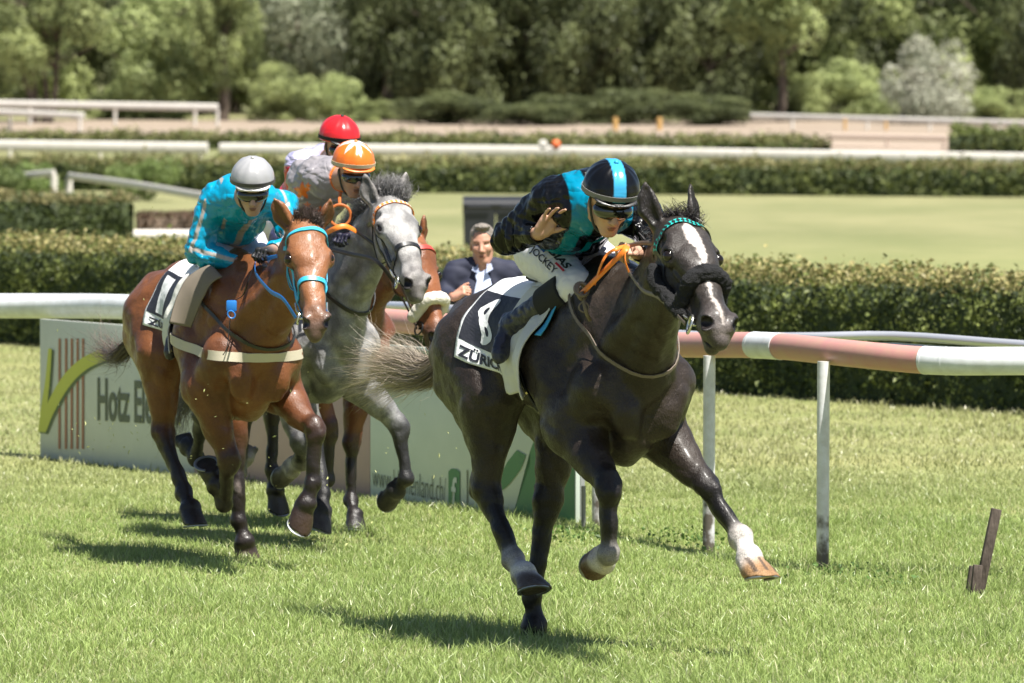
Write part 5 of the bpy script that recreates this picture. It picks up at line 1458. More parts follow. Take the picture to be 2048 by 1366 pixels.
def LAT(a, tilt=0): a = math.radians(a); return Vector((math.cos(a), math.sin(a), 0))
J1C = dict(s=1.13, lat=LAT(28), face=(14, 28, -3), hipc=(1118, 500, 31.8), chest=(1168, 412, 31.25), neck=(1207, 418, 30.98), headc=(1219, 405, 30.78),
    shR=(1106, 396, 31.2), shL=(1282, 425, 31.35), elR=(1016, 478, 1), wrR=(1080, 466, -1), elL=(1322, 505, -1), wrL=(1272, 505, -1),
    knR=(1152, 572, -1), anR=(1028, 650, 1), toeR=(1012, 706, -1), knL=(1255, 560, -1), anL=(1190, 660, 1), toeL=(1200, 700, -1), seed=3, amp=.0085, puff=1.05)
J2C = dict(s=1.03, lat=LAT(20), face=(3, 24, 0), hipc=(462, 490, 37.4), chest=(478, 402, 36.98), neck=(496, 392, 36.75), headc=(505, 379, 36.55),
    shR=(430, 402, 36.95), shL=(566, 412, 37.1), elR=(392, 508, -1), wrR=(482, 527, -1), elL=(590, 490, -1), wrL=(542, 500, -1),
    knR=(452, 560, -1), anR=(362, 645, 1), toeR=(350, 700, -1), knL=(545, 560, -1), anL=(520, 650, 1), toeL=(525, 700, -1), seed=11, amp=.0085, puff=1.0)
J3C = dict(s=1.03, lat=LAT(27), face=(20, 20, 0), hipc=(605, 480, 39.05), chest=(645, 365, 38.6), neck=(688, 355, 38.35), headc=(706, 345, 38.1),
    shR=(608, 352, 38.65), shL=(745, 398, 38.6), elR=(612, 470, -1), wrR=(680, 478, -1), elL=(748, 468, -1), wrL=(700, 470, -1),
    knR=(640, 550, -1), anR=(560, 640, 1), toeR=(560, 690, -1), knL=(700, 550, -1), anL=(680, 640, 1), toeL=(680, 690, -1), seed=21, amp=.0085, puff=1.0)
J4C = dict(s=1.03, lat=LAT(36), face=(24, 20, 0), hipc=(580, 440, 40.7), chest=(640, 340, 40.3), neck=(662, 320, 40.05), headc=(678, 292, 39.85),
    shR=(598, 330, 40.1), shL=(705, 345, 40.6), elR=(600, 430, -1), wrR=(660, 460, -1), elL=(740, 430, -1), wrL=(720, 470, -1),
    knR=(640, 530, -1), anR=(560, 630, 1), toeR=(560, 680, -1), knL=(720, 530, -1), anL=(690, 630, 1), toeL=(690, 680, -1), seed=31, amp=.006)
# ------------------------------------------------------------------ build the field of runners
def coat_mat(name, rough=.4, dap=None, bumps=.4, spec=.35, grain=.80, coatw=0.0):
    m = mat(name, attr='coat', rough=rough, spec=spec, coat=coatw)
    m.node_tree.nodes['Principled BSDF'].inputs['Coat Roughness'].default_value = .22
    nt = m.node_tree; b = nt.nodes['Principled BSDF']; tc = [n for n in nt.nodes if n.type == 'TEX_COORD'][0]; at_ = [n for n in nt.nodes if n.type == 'ATTRIBUTE'][0]
    src = at_.outputs['Color']
    def mixc(src, fac, mul):
        mx = nt.nodes.new('ShaderNodeMix'); mx.data_type = 'RGBA'; mx.blend_type = 'MULTIPLY'
        nt.links.new(fac, mx.inputs[0]); nt.links.new(src, mx.inputs[6]); mx.inputs[7].default_value = (*mul, 1); return mx.outputs[2]
    def ntex(scale, lo, hi, detail=5, sc=None, dist=0):
        n = nt.nodes.new('ShaderNodeTexNoise'); n.inputs['Scale'].default_value = scale; n.inputs['Detail'].default_value = detail; n.inputs['Distortion'].default_value = dist
        mp = nt.nodes.new('ShaderNodeMapping')
        if sc: mp.inputs['Scale'].default_value = sc
        nt.links.new(tc.outputs['Object'], mp.inputs[0]); nt.links.new(mp.outputs[0], n.inputs['Vector'])
        r = nt.nodes.new('ShaderNodeMapRange'); r.inputs[1].default_value = lo; r.inputs[2].default_value = hi; nt.links.new(n.outputs[0], r.inputs[0]); return r.outputs[0]
    src = mixc(src, ntex(5, .38, .66), (.62, .58, .56))
    src = mixc(src, ntex(210, .38, .66, 3), (grain, grain, grain))
    if dap:
        v = nt.nodes.new('ShaderNodeTexVoronoi'); v.inputs['Scale'].default_value = dap[0]; v.feature = 'SMOOTH_F1'; v.inputs['Smoothness'].default_value = .6
        n = nt.nodes.new('ShaderNodeTexNoise'); n.inputs['Scale'].default_value = 14; n.inputs['Detail'].default_value = 3
        mp = nt.nodes.new('ShaderNodeMix'); mp.data_type = 'RGBA'; mp.inputs[0].default_value = .18; nt.links.new(tc.outputs['Object'], mp.inputs[6]); nt.links.new(n.outputs['Color'], mp.inputs[7]); nt.links.new(mp.outputs[2], v.inputs['Vector'])
        r = nt.nodes.new('ShaderNodeMapRange'); r.inputs[1].default_value = .25; r.inputs[2].default_value = .75; nt.links.new(v.outputs['Distance'], r.inputs[0])
        src = mixc(src, r.outputs[0], dap[1])
    nt.links.new(src, b.inputs['Base Color'])
    n = nt.nodes.new('ShaderNodeTexNoise'); n.inputs['Scale'].default_value = 200; n.inputs['Detail'].default_value = 3
    mp = nt.nodes.new('ShaderNodeMapping'); mp.inputs['Scale'].default_value = (1, 1, .35); nt.links.new(tc.outputs['Object'], mp.inputs[0]); nt.links.new(mp.outputs[0], n.inputs['Vector'])
    n2 = nt.nodes.new('ShaderNodeTexNoise'); n2.inputs['Scale'].default_value = 22; n2.inputs['Detail'].default_value = 4; nt.links.new(tc.outputs['Object'], n2.inputs['Vector'])
    ad = nt.nodes.new('ShaderNodeMath'); ad.operation = 'MULTIPLY_ADD'; ad.inputs[1].default_value = 2.5; nt.links.new(n2.outputs[0], ad.inputs[0]); nt.links.new(n.outputs[0], ad.inputs[2])
    bp = nt.nodes.new('ShaderNodeBump'); bp.inputs['Strength'].default_value = bumps; bp.inputs['Distance'].default_value = .006
    nt.links.new(ad.outputs[0], bp.inputs['Height']); nt.links.new(bp.outputs[0], b.inputs['Normal'])
    rr = ntex(30, .3, .7); mr = nt.nodes.new('ShaderNodeMapRange'); mr.inputs[3].default_value = rough - .08; mr.inputs[4].default_value = rough + .14; nt.links.new(rr, mr.inputs[0]); nt.links.new(mr.outputs[0], b.inputs['Roughness'])
    return m

def satin(name, color, rough=.30, attr=None, bump=1.0, spec=.5):
    m = mat(name, color, rough, spec=spec, attr=attr)
    nt = m.node_tree; b = nt.nodes['Principled BSDF']; tc = [n for n in nt.nodes if n.type == 'TEX_COORD'][0]
    h = None
    for sc, st, w in ((3.6, (1, 1, 2.4), 1.0), (8.5, (2.0, 1, 1), .25)):
        mp = nt.nodes.new('ShaderNodeMapping'); mp.inputs['Scale'].default_value = st; mp.inputs['Rotation'].default_value = (.4 * sc, .3, .7)
        n = nt.nodes.new('ShaderNodeTexNoise'); n.inputs['Scale'].default_value = sc; n.inputs['Detail'].default_value = 1; n.inputs['Distortion'].default_value = 1.0
        nt.links.new(tc.outputs['Object'], mp.inputs[0]); nt.links.new(mp.outputs[0], n.inputs['Vector'])
        a1 = nt.nodes.new('ShaderNodeMath'); a1.operation = 'SUBTRACT'; a1.inputs[1].default_value = .5; nt.links.new(n.outputs[0], a1.inputs[0])
        a2 = nt.nodes.new('ShaderNodeMath'); a2.operation = 'ABSOLUTE'; nt.links.new(a1.outputs[0], a2.inputs[0])
        a3 = nt.nodes.new('ShaderNodeMath'); a3.operation = 'MULTIPLY'; a3.inputs[1].default_value = w; nt.links.new(a2.outputs[0], a3.inputs[0])
        if h is None: h = a3.outputs[0]
        else:
            a4 = nt.nodes.new('ShaderNodeMath'); a4.operation = 'ADD'; nt.links.new(h, a4.inputs[0]); nt.links.new(a3.outputs[0], a4.inputs[1]); h = a4.outputs[0]
    bp = nt.nodes.new('ShaderNodeBump'); bp.inputs['Strength'].default_value = bump * .8; bp.inputs['Distance'].default_value = .05
    nt.links.new(h, bp.inputs['Height']); nt.links.new(bp.outputs[0], b.inputs['Normal'])
    return m

M_black = mat('black_leather', (.012, .012, .013), .35, spec=.6)
M_blackfab = mat('black_fabric', (.010, .010, .011), .8, bump=(300, .3, .001))
M_brownl = mat('brown_leather', (.11, .055, .03), .45, noise=(60, .5, (.05, .025, .015)))
M_tan = mat('grey_leather', (.16, .125, .10), .5, noise=(60, .5, (.08, .06, .05)))
M_white = mat('white_cloth', (.74, .75, .76), .8, noise=(9, .35, (.60, .61, .60)), bump=(14, .5, .02))
M_navy = mat('printed_black', (.014, .015, .022), .55, bump=(14, .5, .02))
M_whp = mat('printed_white', (.66, .67, .68), .7, bump=(14, .5, .02))
M_steel = mat('bit_steel', (.6, .6, .55), .25, metal=.9)
M_orange = mat('orange_rubber', (.75, .20, .02), .5, bump=(150, .4, .002))
M_blue = mat('blue_leather', (.015, .16, .50), .4)
M_lblue = mat('light_blue_leather', (.04, .40, .62), .4)
M_hair = mat('hair', attr='coat', rough=.5, spec=.4)
M_wool = mat('black_fleece', (.006, .006, .007), .9, bump=(150, 1.0, .012))
M_wwool = mat('white_fleece', (.70, .66, .56), .9, bump=(260, .8, .005))
M_cream = mat('cream_webbing', (.50, .45, .34), .75, bump=(120, .3, .002))

# ---- black horse
BLACK['mat'] = coat_mat('black_coat', .42, bumps=.6, grain=.5, spec=.28, coatw=.10)
HB = horse_sdf(BLACK); rb = tag(empty('race_horse', HB.B(0, 0, 0) * 1.0), 'dark grey-black racehorse with white blaze and black fleece noseband, leading at the front', 'horse', 'racehorses galloping over the turf')
def blaze(H, top=.05, w0=.03, w1=.012, end=.60):
    A0 = nv(H.Hd(0, 0, 0)); A = nv(H.A); N = nv(H.N); Bv = nv(H.Bl); hs = H.hs
    def f(P):
        q = (P - A0) / hs; u = q @ A; v = q @ N; w = q @ Bv
        wid = np.interp(u, [.07, .10, .16, .22, .30, .36, .40, .60], [.010, .024, .032, .020, .008, .005, .010, .006])
        e = sn(P, 60, 9, .005) + sn(P, 200, 10, .003)
        a = np.clip((wid - np.abs(w + .004 + .006 * np.sin(u * 18)) + e) / .006 + .5, 0, 1)
        return a * (v > -.035) * (u > .065 + e) * (u < end) * (v < .2)
    return f
def snip(H):
    c1 = nv(H.Hd(.60, -.055, 0))
    return lambda P: np.clip(1 - np.linalg.norm(P - c1, axis=1) / (.055 * H.hs) + sn(P, 80, 12, .25), 0, 1) * .7
def hoofstripe(H, k):
    cor, pa, pf, sdn, hl = H.j[k + 'h']; c_ = nv(cor); t = unit(nv(pf.cross(pa))); s_ = nv(sdn)
    def f(P):
        q = P - c_; h = q @ s_; d = np.linalg.norm(q, axis=1)
        return ((h > .006) & (d < .16)) * np.clip(np.sin((q @ t) * 120 + 1.0) * 2 - .6, 0, .8)
    return f
BLACK['paint'] = [(blaze(HB), (.62, .56, .52)), (snip(HB), (.34, .29, .27)), (hoofstripe(HB, 'FL'), (.08, .06, .05))]
H = HB; hs = H.hs
horse_common(H, rb, dict(BLACK, h=.0068))
# browband with turquoise and black pattern, headpiece, fleece cheek pieces, fleece noseband
def chequer(H, uvw, w, name, ma, mb_, parent, nrep=22):
    P, G = hpath(H, uvw, 14, .003); b = MB(); b.ribbon(P, G, w, .005); o = b.build(name, mb_, parent)
    P2, G2 = P + G * .006, G; n = len(P2); b = MB()
    L = np.concatenate([[0], np.cumsum(np.linalg.norm(np.diff(P2, axis=0), axis=1))]); tot = L[-1]
    for r in range(nrep):
        a0 = (r + .1) / nrep * tot; a1 = (r + .9) / nrep * tot
        q = [np.array([np.interp(a, L, P2[:, k]) for k in range(3)]) for a in (a0, a1)]; g = np.array([np.interp(a0, L, G2[:, k]) for k in range(3)])
        T = unit(q[1] - q[0]); Bv = np.cross(T, unit(g)) * w * .5
        m_ = (q[0] + q[1]) / 2
        for sg in (-1, 1):
            b.bm.faces.new([b.bm.verts.new(Vector(v)) for v in (q[0] + Bv * sg, q[1] + Bv * sg, m_)])
    b.build(name.replace('band', 'pattern'), ma, o); return o
BRW = [(.115, -.10, -.14), (.085, -.05, -.13), (.065, .03, -.07), (.062, .06, 0), (.065, .03, .07), (.085, -.05, .13), (.115, -.10, .14)]
chequer(H, BRW, .021 * hs, 'browband', mat('turquoise_leather', (.02, .45, .40), .4), M_black, rb)
def headpiece(H, m, root, w=.022):
    for y in (-1, 1): hstrap(H, [(.115, -.10, y * .14), (.07, -.13, y * .12), (.04, -.17, y * .09)], w, 'headpiece', m, root)
headpiece(H, M_black, rb)
for y in (-1, 1):
    P, G = hpath(H, [(.15, -.14, y * .14), (.23, -.155, y * .14), (.32, -.155, y * .13), (.42, -.14, y * .11)], 6, .016)
    fuzzy(P, [.026 * hs] * 19, 'cheek_fleece', M_wool, rb, amp=.0042, h=.005, seed=4)
    hstrap(H, [(.11, -.10, y * .14), (.25, -.12, y * .12), (.38, -.11, y * .10), (.49, -.10, y * .09)], .016, 'cheek_strap', M_black, rb)
P, G = hpath(H, [(.40, -.13, -.10), (.385, -.06, -.13), (.365, .02, -.07), (.36, .05, 0), (.365, .02, .07), (.385, -.06, .13), (.40, -.13, .10)], 6, .014)
fuzzy(P, [.022 * hs] * 4 + [.028 * hs] * 29 + [.022 * hs] * 4, 'fleece_noseband', M_wool, rb, amp=.004, h=.005, seed=6)
def bit(H, root, y, m=None, R=.034):
    c_ = H.Hd(.49, -.115, y * .066)
    b = MB(); b.torus(c_, H.Bl + H.A * .3, R * H.hs, .0055, 20); b.tube([c_, H.Hd(.50, -.106, 0)], .008, 7)
    b.tube([H.Hd(.40, -.12, y * .075), H.Hd(.44, -.12, y * .072), c_ - H.A * R * H.hs], .006, 6)
    return b.build('bit', m or M_steel, root)
for y in (-1, 1): bit(H, rb, y)
hstrap(H, [(.40, -.10, -.10), (.42, -.16, -.07), (.43, -.2, 0), (.42, -.16, .07), (.40, -.10, .10)], .018, 'chin_strap', M_black, rb)
# forelock and mane
hair_between('forelock', M_hair, rb, H, H.Hd(-.01, -.05, -.03), H.Hd(.03, -.03, .045), 260, H.N * .6 - H.A * .3 + H.Bl * .2, .4, .055, ((.012, .01, .012), (.03, .025, .022)), 5, .004, .03)
pol = H.neck[3]; m2 = H.neck[2]; m1 = H.neck[1]; nb = H.neck[0]
hair_between('mane', M_hair, rb, H, pol + H.nu * .1, m2 + H.nu * .14, 260, H.nu * .3 - H.F * .3 - H.L * .6, .35, .05, ((.012, .01, .012), (.03, .026, .024)), 6, .005, .03, .02, .9)
# tail streaming back
def tail(H, root, name, pts, n, spread, L, col, seed, width=.0035, root_r=.03, grav=0.0, wave=.05):
    """fan of hair that follows the centre line pts"""
    r = np.random.default_rng(seed); C_ = np.array([nv(p) for p in smooth_path(pts, 6)]); k = len(C_); seg = 14
    V = np.zeros((n, seg + 1, 2, 3), np.float32); off = r.normal(size=(n, 3)); off /= np.linalg.norm(off, axis=1, keepdims=True); off *= r.random((n, 1)) ** .6
    ln = .45 + .55 * r.random((n, 1)) ** .7; side = r.normal(size=(n, 3)); side /= np.linalg.norm(side, axis=1, keepdims=True); w1 = r.normal(size=(n, 3)); fr = 4 + 7 * r.random((n, 1)); ph = r.random((n, 1)) * 6.28
    w2 = r.normal(size=(n, 3)) * spread * .5
    for j in range(seg + 1):
        t = j / seg; g = np.clip(ln * t * (k - 1), 0, k - 1.001); i0 = g.astype(int)[:, 0]; f_ = g - i0[:, None]
        p = C_[i0] * (1 - f_) + C_[i0 + 1] * f_
        p = p + off * (root_r + spread * (ln * t) ** 1.1) + w1 * wave * t * t * np.sin(fr * t + ph) + w2 * t ** 2 - np.array([0, 0, grav]) * t * t
        w = width * (1 - .85 * t ** 2) * .5
        V[:, j, 0] = p - side * w; V[:, j, 1] = p + side * w
    idx = np.arange(n)[:, None] * (seg + 1) * 2 + np.arange(seg)[None] * 2
    F_ = np.stack([idx, idx + 1, idx + 3, idx + 2], -1).reshape(-1, 4)
    t = (np.arange(seg + 1) / seg)[None, :, None, None] * ln[:, :, None, None]; kk = r.random((n, 1, 1, 1)); mf = np.clip(t * 1.3 + kk * .6 - .3, 0, 1)
    c = (np.asarray(col[0]) * (1 - mf) + np.asarray(col[1]) * mf) * (.6 + .7 * r.random((n, 1, 1, 1))); c = np.broadcast_to(c, (n, seg + 1, 2, 3)).reshape(-1, 3)
    return link_mesh(name, np_mesh(name, V.reshape(-1, 3), F_, False, c), M_hair, root)
dock = H.B(-.86, 0, 1.40)
tail(H, rb, 'tail', [dock, at(862, 745, 32.7), at(820, 742, 32.9), at(770, 742, 33.1), at(728, 752, 33.3)], 3600, .095, .8, ((.10, .08, .065), (.50, .41, .31)), 3, .0024, .045, wave=.03)
tail(H, rb, 'tail', [dock, at(858, 735, 32.7), at(815, 705, 32.9), at(770, 690, 33.1), at(738, 650, 33.3)], 200, .08, .8, ((.12, .10, .08), (.48, .42, .34)), 4, .0022, .02, wave=.05)
# number cloth
def clothfn(x0r, x1r, ph0, ph1, slant=0.0, wav=.0):
    def f(s, t):
        x = (x0r + (x1r - x0r) * s) + slant * (t - .5); ph = ph0 + (ph1 - ph0) * t
        return x, ph, wav * (math.sin(s * 9 + t * 3) * t + .5 * math.sin(s * 21 - t * 5) * t)
    return f
NCX0, NCX1, NPH = -.48, .10, 84
ncf = clothfn(NCX0, NCX1, -NPH, NPH, 0, 0)
def ncf(s, t):
    ph = (-1 + 2 * t) * (80 + 33 * s); sl = .05 * abs(2 * t - 1)
    return NCX0 + (NCX1 - NCX0) * s + sl, ph, .004 * math.sin(s * 11 + ph * .07) * abs(t * 2 - 1)
o, GNb = sheet_obj(H, 'number_cloth', ncf, M_white, rb, 44, 70, .010, .004)
# near side of the cloth: t .5 (spine) .. 1 (hem); s 0 rear .. 1 front. lettering reads with s growing
def patch(GN, s0, t0, s1, t1, name, m, parent, lift=.0025, poly=None):
    pl = poly or [(0, 0), (1, 0), (1, 1), (0, 1)]
    return mapped_text('', GN, (s0, t0, s1, t1), name, m, parent, lift=lift, shape=[pl])
patch(GNb, .02, .64, 1.0, .905, 'number_panel', M_navy, o)
mapped_text('8', GNb, (.15, .66, .33, .885), 'race_number', M_whp, o, bold=.035, lift=.005, wave=lambda a, b: .34 * math.sin(b * 7.5))
mapped_text('ZÜRICH', GNb, (.04, .918, .54, .985), 'lettering', M_navy, o, bold=.035, lift=.005)
# pad and flap in front of the rider's boot, girth
def flapf(s, t):
    ph = 20 + 92 * t; return -.06 + s * (.40 - .10 * t) , ph, .016 + .010 * math.sin(s * 7 + 1.5 * t) * t + .008 * math.sin(s * 17 + t * 4) * t
sheet_obj(H, 'saddle_pad', flapf, mat('pad_cloth', (.62, .61, .56), .85, noise=(8, .4, (.48, .48, .44)), bump=(20, .5, .015)), rb, 26, 40, .014, .007, 1)
def edgef(s, t):
    ph = 16 + 50 * t; return .338 - .10 * (ph - 20) / 92 + .035 * s, ph, .004
sheet_obj(H, 'pad_edge', edgef, mat('blue_binding', (.05, .35, .62), .6), rb, 5, 30, .012, .005, 1)
def girthf(s, t):
    return .10 + .085 * s + .03 * t, 90 + 170 * t, .002
go, GNg = sheet_obj(H, 'girth', girthf, M_blackfab, rb, 6, 60, .004, .006, 1)
for tt in (.12, .24, .33):
    b = MB(); p = samp(GNg, .5, tt, .006); q = samp(GNg, .9, tt, .006); b.tube([p, q], .006, 6)
    b.build('girth_buckle', mat('brass', (.6, .5, .25), .3, metal=.9), go)
# saddle
SD = SDF(); SD.loft([H.B(-.14, 0, 1.62), H.B(-.06, 0, 1.64), H.B(.06, 0, 1.68), H.B(.16, 0, 1.70)], [H.U] * 4, [.03, .035, .035, .03], [.13, .11, .08, .05], k=.02)
SD.build('saddle', M_black, rb, h=.008)
# neck strap (martingale ring and strap)
def neckloop(H, u0, tilt, n=50, off=.004, drop=.0, cfrac=.42, width=.75):
    c_ = nv(H.neck[0] + (H.neck[3] - H.neck[0]) * cfrac); ax = unit(nv((H.neck[3] - H.neck[0]).normalized() + H.U * tilt))
    u_ = unit(np.cross(nv(H.L), ax)); v_ = unit(nv(H.L) - ax * (nv(H.L) @ ax)); th = np.linspace(0, 2 * np.pi, n, endpoint=False)
    Dn = np.outer(np.cos(th), u_) + np.outer(np.sin(th), v_)
    Q = H.sdf.march(c_ + Dn * .55, -Dn, .54, off); G = H.sdf.grad(Q); return smooth_loop(Q, 2), G
P, G = neckloop(H, 0, .55, cfrac=.18, off=.012); b = MB(); b.ribbon(P, G, .016, .005, closed=True); b.build('neck_strap', M_tan, rb)

# ---- black rider
J1C['button'] = mat('turquoise_button', (.02, .33, .50), .5); J1 = person_pose(J1C); rj1 = tag(empty('person', J1.hipc), 'jockey in black satin with turquoise panels and black cap, right hand raised', 'person', 'jockeys')
jb = (.0035, .0035, .004); jt = (.0, .17, .28)
def vstripe(J, wid=.033, off=.088):
    c_ = nv(J.chest); l_ = unit(nv(J.lat)); up_ = unit(nv(J.neck - J.hipc)); bk_ = np.cross(up_, l_); 
    if bk_[2] < 0: bk_ = -bk_
    def f(P):
        q = P - c_; w = q @ l_; t = q @ up_; b_ = q @ bk_
        # braces: two bands that converge at the waist in front and run over the shoulders
        tt = np.clip((t + .22) / .36, 0, 1.2); c0 = .02 + off * tt
        a = np.clip((wid * (.75 + .4 * tt) - np.abs(np.abs(w) - c0)) / .004 + .5, 0, 1)
        return a * (np.linalg.norm(q, axis=1) < .42)
    return f
armd = []
sd_arm = SDF()
for k in 'RL':
    sd_arm.cone(getattr(J1, 'sh' + k) + (getattr(J1, 'el' + k) - getattr(J1, 'sh' + k)) * .18, getattr(J1, 'el' + k), .10, .10, k=.02); sd_arm.cone(getattr(J1, 'el' + k), getattr(J1, 'wr' + k), .10, .08, k=.02)
vs = vstripe(J1)
def j1paint(P): return vs(P) * np.clip(sd_arm.ev(P) / .004 + .3, 0, 1)
hands = dict(R=dict(d=Vector((.45, -.35, .62)), n=Vector((.25, -1, -.25)), side=1, curl=(12, 16, 12), thumb=(42, 8), spread=1.5, thin=.86),
             L=dict(d=Vector((-.35, -.55, .25)), n=Vector((-.1, .2, -1)), side=1, curl=(60, 70, 45), thumb=(30, 30)))
f, u, l = J1.fr; hcn = nv(J1.headc); 
def capstripe(P, w_=.026): return np.clip((w_ * J1.s - np.abs((P - hcn) @ nv(l))) / .003 + .5, 0, 1)
dress_rider(rj1, J1, satin('black_satin', jb, .22, attr='coat', bump=.8, spec=.30), satin('black_cap_silk', jb, .22, attr='coat', bump=.2, spec=.35), mat('grey_elastic', (.16, .155, .15), .6), mat('goggle_lens', (.012, .014, .010), .05, coat=1.0), M_black,
    mat('white_breeches', (.72, .70, .76), .55, bump=(30, .25, .01)), mat('navy_boot', (.012, .016, .036), .38, spec=.6, noise=(9, .6, (.02, .012, .012)), bump=(25, .6, .015)), M_blackfab, h=.0055,
    jcol=jb, jpaint=[(j1paint, jt)], hands=hands, hcol=jb, hpaint=[(capstripe, (.04, .30, .52))])
J1.c['gogrim'] = None
# lettering on the thigh
def limb_text(J, sdf, a, b, txt, t0, t1, w0, w1, name, m, parent, ref, bold=.02, lift=.003):
    """text running along a->b on the side facing ref"""
    ax = (b - a).normalized(); rf = (ref - ax * ref.dot(ax)).normalized(); sd = ax.cross(rf); ns, nt_ = 24, 10; P0 = []; Dn = []
    for i in range(ns):
        for j in range(nt_):
            t = t0 + (t1 - t0) * i / (ns - 1); w = w0 + (w1 - w0) * j / (nt_ - 1)
            d = rf; P0.append(nv(a.lerp(b, t) + sd * w + rf * .3)); Dn.append(nv(-rf))
    Q = sdf.march(np.array(P0), np.array(Dn), .4, .0, 40); G = Q.reshape(ns, nt_, 3); Nn = np.tile(nv(rf), (ns, nt_, 1))
    return mapped_text(txt, (G, Nn), (0, 0, 1, 1), name, m, parent, bold=bold, lift=lift)
br = [o for o in rj1.children if o.name.startswith('breeches')][0]
REF = Vector((-.42, -.72, .30))
M_ink = mat('print_ink', (.02, .02, .03), .6); M_red = mat('print_red', (.5, .02, .04), .6); M_pblue = mat('print_blue', (.02, .06, .35), .6)
limb_text(J1, J1.bd, J1.hipR, J1.knR, 'JOCKEY', .26, .84, -.008, .036, 'lettering', M_ink, br, REF, .012)
limb_text(J1, J1.bd, J1.hipR, J1.knR, 'G.BIAS', .30, .94, -.062, -.030, 'lettering', M_ink, br, REF, .035)
def limb_box(J, t0, t1, w0, w1, m): 
    ax = (J.knR - J.hipR).normalized(); rf = (REF - ax * REF.dot(ax)).normalized(); sd = ax.cross(rf); P0 = []
    for i in range(8):
        for j in range(3): P0.append(nv(J.hipR.lerp(J.knR, t0 + (t1 - t0) * i / 7) + sd * (w0 + (w1 - w0) * j / 2) + rf * .3))
    G = J.bd.march(np.array(P0), np.tile(nv(-rf), (24, 1)), .4, .003, 40).reshape(8, 3, 3)
    link_mesh('print_bar', np_mesh('print_bar', G.reshape(-1, 3), grid_faces(8, 3)), m, br)
limb_box(J1, .28, .48, -.025, -.015, M_pblue); limb_box(J1, .74, .96, -.025, -.015, M_red)

# reins: orange rubber grips near the hand, leather to the bit
bitR = H.Hd(.49, -.115, -.085); bitL = H.Hd(.49, -.115, .085); hL = J1.wrL + Vector((-.35, -.55, .25)).normalized() * .09
pR = at(1262, 560, 30.62)
r_ = MB(); r_.tube(smooth_path([at(1160, 590, 30.95), at(1190, 560, 30.8), at(1225, 525, 30.7), at(1250, 500, 30.66), hL], 8), .015, 8, flat=(1, .3))
r_.tube(smooth_path([hL, at(1250, 520, 30.6), at(1258, 545, 30.6)], 8), .012, 8, flat=(1, .3))
r_.tube(smooth_path([at(1190, 568, 30.85), at(1202, 530, 30.72), at(1215, 508, 30.7), at(1232, 498, 30.66), hL], 8), .010, 8, flat=(1, .35))
r_.build('rubber_rein', M_orange, rb)
reins(rb, [at(1258, 545, 30.6), at(1285, 580, 30.4), at(1320, 597, 30.2), bitR], .020, 'rein', M_tan)
reins(rb, [hL, at(1330, 500, 30.5), bitL], .020, 'rein', M_tan)
b = MB(); c_ = at(1163, 583, 30.9)
b.torus(c_, (1, -.6, .2), .036, .009); b.torus(c_ + Vector((.0, -.02, .01)), (.3, -1, .5), .032, .008); b.torus(c_ + Vector((.01, -.01, -.07)), (.2, -1, 0), .022, .004); b.tube(smooth_path([c_, c_ + Vector((.02, -.01, -.09)), at(1180, 640, 30.95)], 6), .009, 7)
b.build('martingale_ring', M_tan, rb)
for o in list(rj1.children): pass
# ---- bay-brown horse with light blue bridle
BROWN['mat'] = coat_mat('brown_coat', .38, spec=.3, bumps=.45, grain=.74, coatw=.16)
H = HR_ = horse_sdf(BROWN); hs = H.hs
root = rbr = tag(empty('race_horse', H.B(0, 0, 0)), 'bright bay racehorse in a light blue bridle and cream chest band, leftmost of the runners', 'horse', 'racehorses galloping over the turf')
def scar(H): 
    c_ = nv(H.j['HL'][0].lerp(H.j['HL'][1], .55))
    return lambda P: np.clip(1 - np.linalg.norm((P - c_) * np.array([1.6, .5, 1], np.float32), axis=1) / .05 + sn(P, 90, 2, .35), 0, 1) * .8
BROWN['paint'] = [(scar(H), (.45, .38, .36))]
horse_common(H, root, dict(BROWN, h=.0078))
hstrap(H, BRW, .024 * hs, 'browband', M_lblue, root, th=.006)
headpiece(H, M_lblue, root)
NSB = [(.42, -.15, -.09), (.40, -.10, -.12), (.365, .0, -.09), (.355, .05, 0), (.365, .0, .09), (.40, -.10, .12), (.42, -.15, .09)]
hstrap(H, NSB, .022 * hs, 'noseband', M_lblue, root, th=.006)
for y in (-1, 1):
    hstrap(H, [(.11, -.10, y * .14), (.25, -.10, y * .12), (.40, -.10, y * .10)], .016, 'cheek_strap', M_lblue, root)
    hstrap(H, [(.11, -.11, y * .14), (.24, -.15, y * .12), (.38, -.16, y * .10), (.48, -.12, y * .09)], .018, 'cheek_strap', M_lblue, root)
    hstrap(H, [(.08, -.13, y * .14), (.20, -.21, y * .12), (.30, -.26, y * .08), (.34, -.27, 0)], .016, 'throat_lash', M_lblue, root)
    bit(H, root, y, R=.030)
hair_between('forelock', M_hair, root, H, H.Hd(-.01, -.05, -.035), H.Hd(.035, -.03, .04), 1100, H.U + H.N * .25 + H.Bl * .15, .22, .075, ((.025, .016, .014), (.09, .06, .05)), 5, .003, .010)
hair_between('mane', M_hair, root, H, H.neck[3] + H.nu * .1, H.neck[2] + H.nu * .12, 260, H.nu * .2 - H.F * .2 + H.L * .9, .3, .08, ((.03, .018, .015), (.10, .07, .06)), 6, .005, .03)
dock = H.B(-.86, 0, 1.36)
tail(H, root, 'tail', [dock, at(250, 700, 38.7), at(235, 712, 38.9), at(212, 700, 39.2), at(195, 672, 39.5)], 520, .085, .6, ((.02, .014, .012), (.14, .10, .08)), 7, .0032, .03, wave=.05)
nf = lambda s, t: (-.42 + .44 * s + .05 * abs(2 * t - 1), (-1 + 2 * t) * (80 + 14 * s), .004 * math.sin(s * 11 + t * 9) * abs(t * 2 - 1))
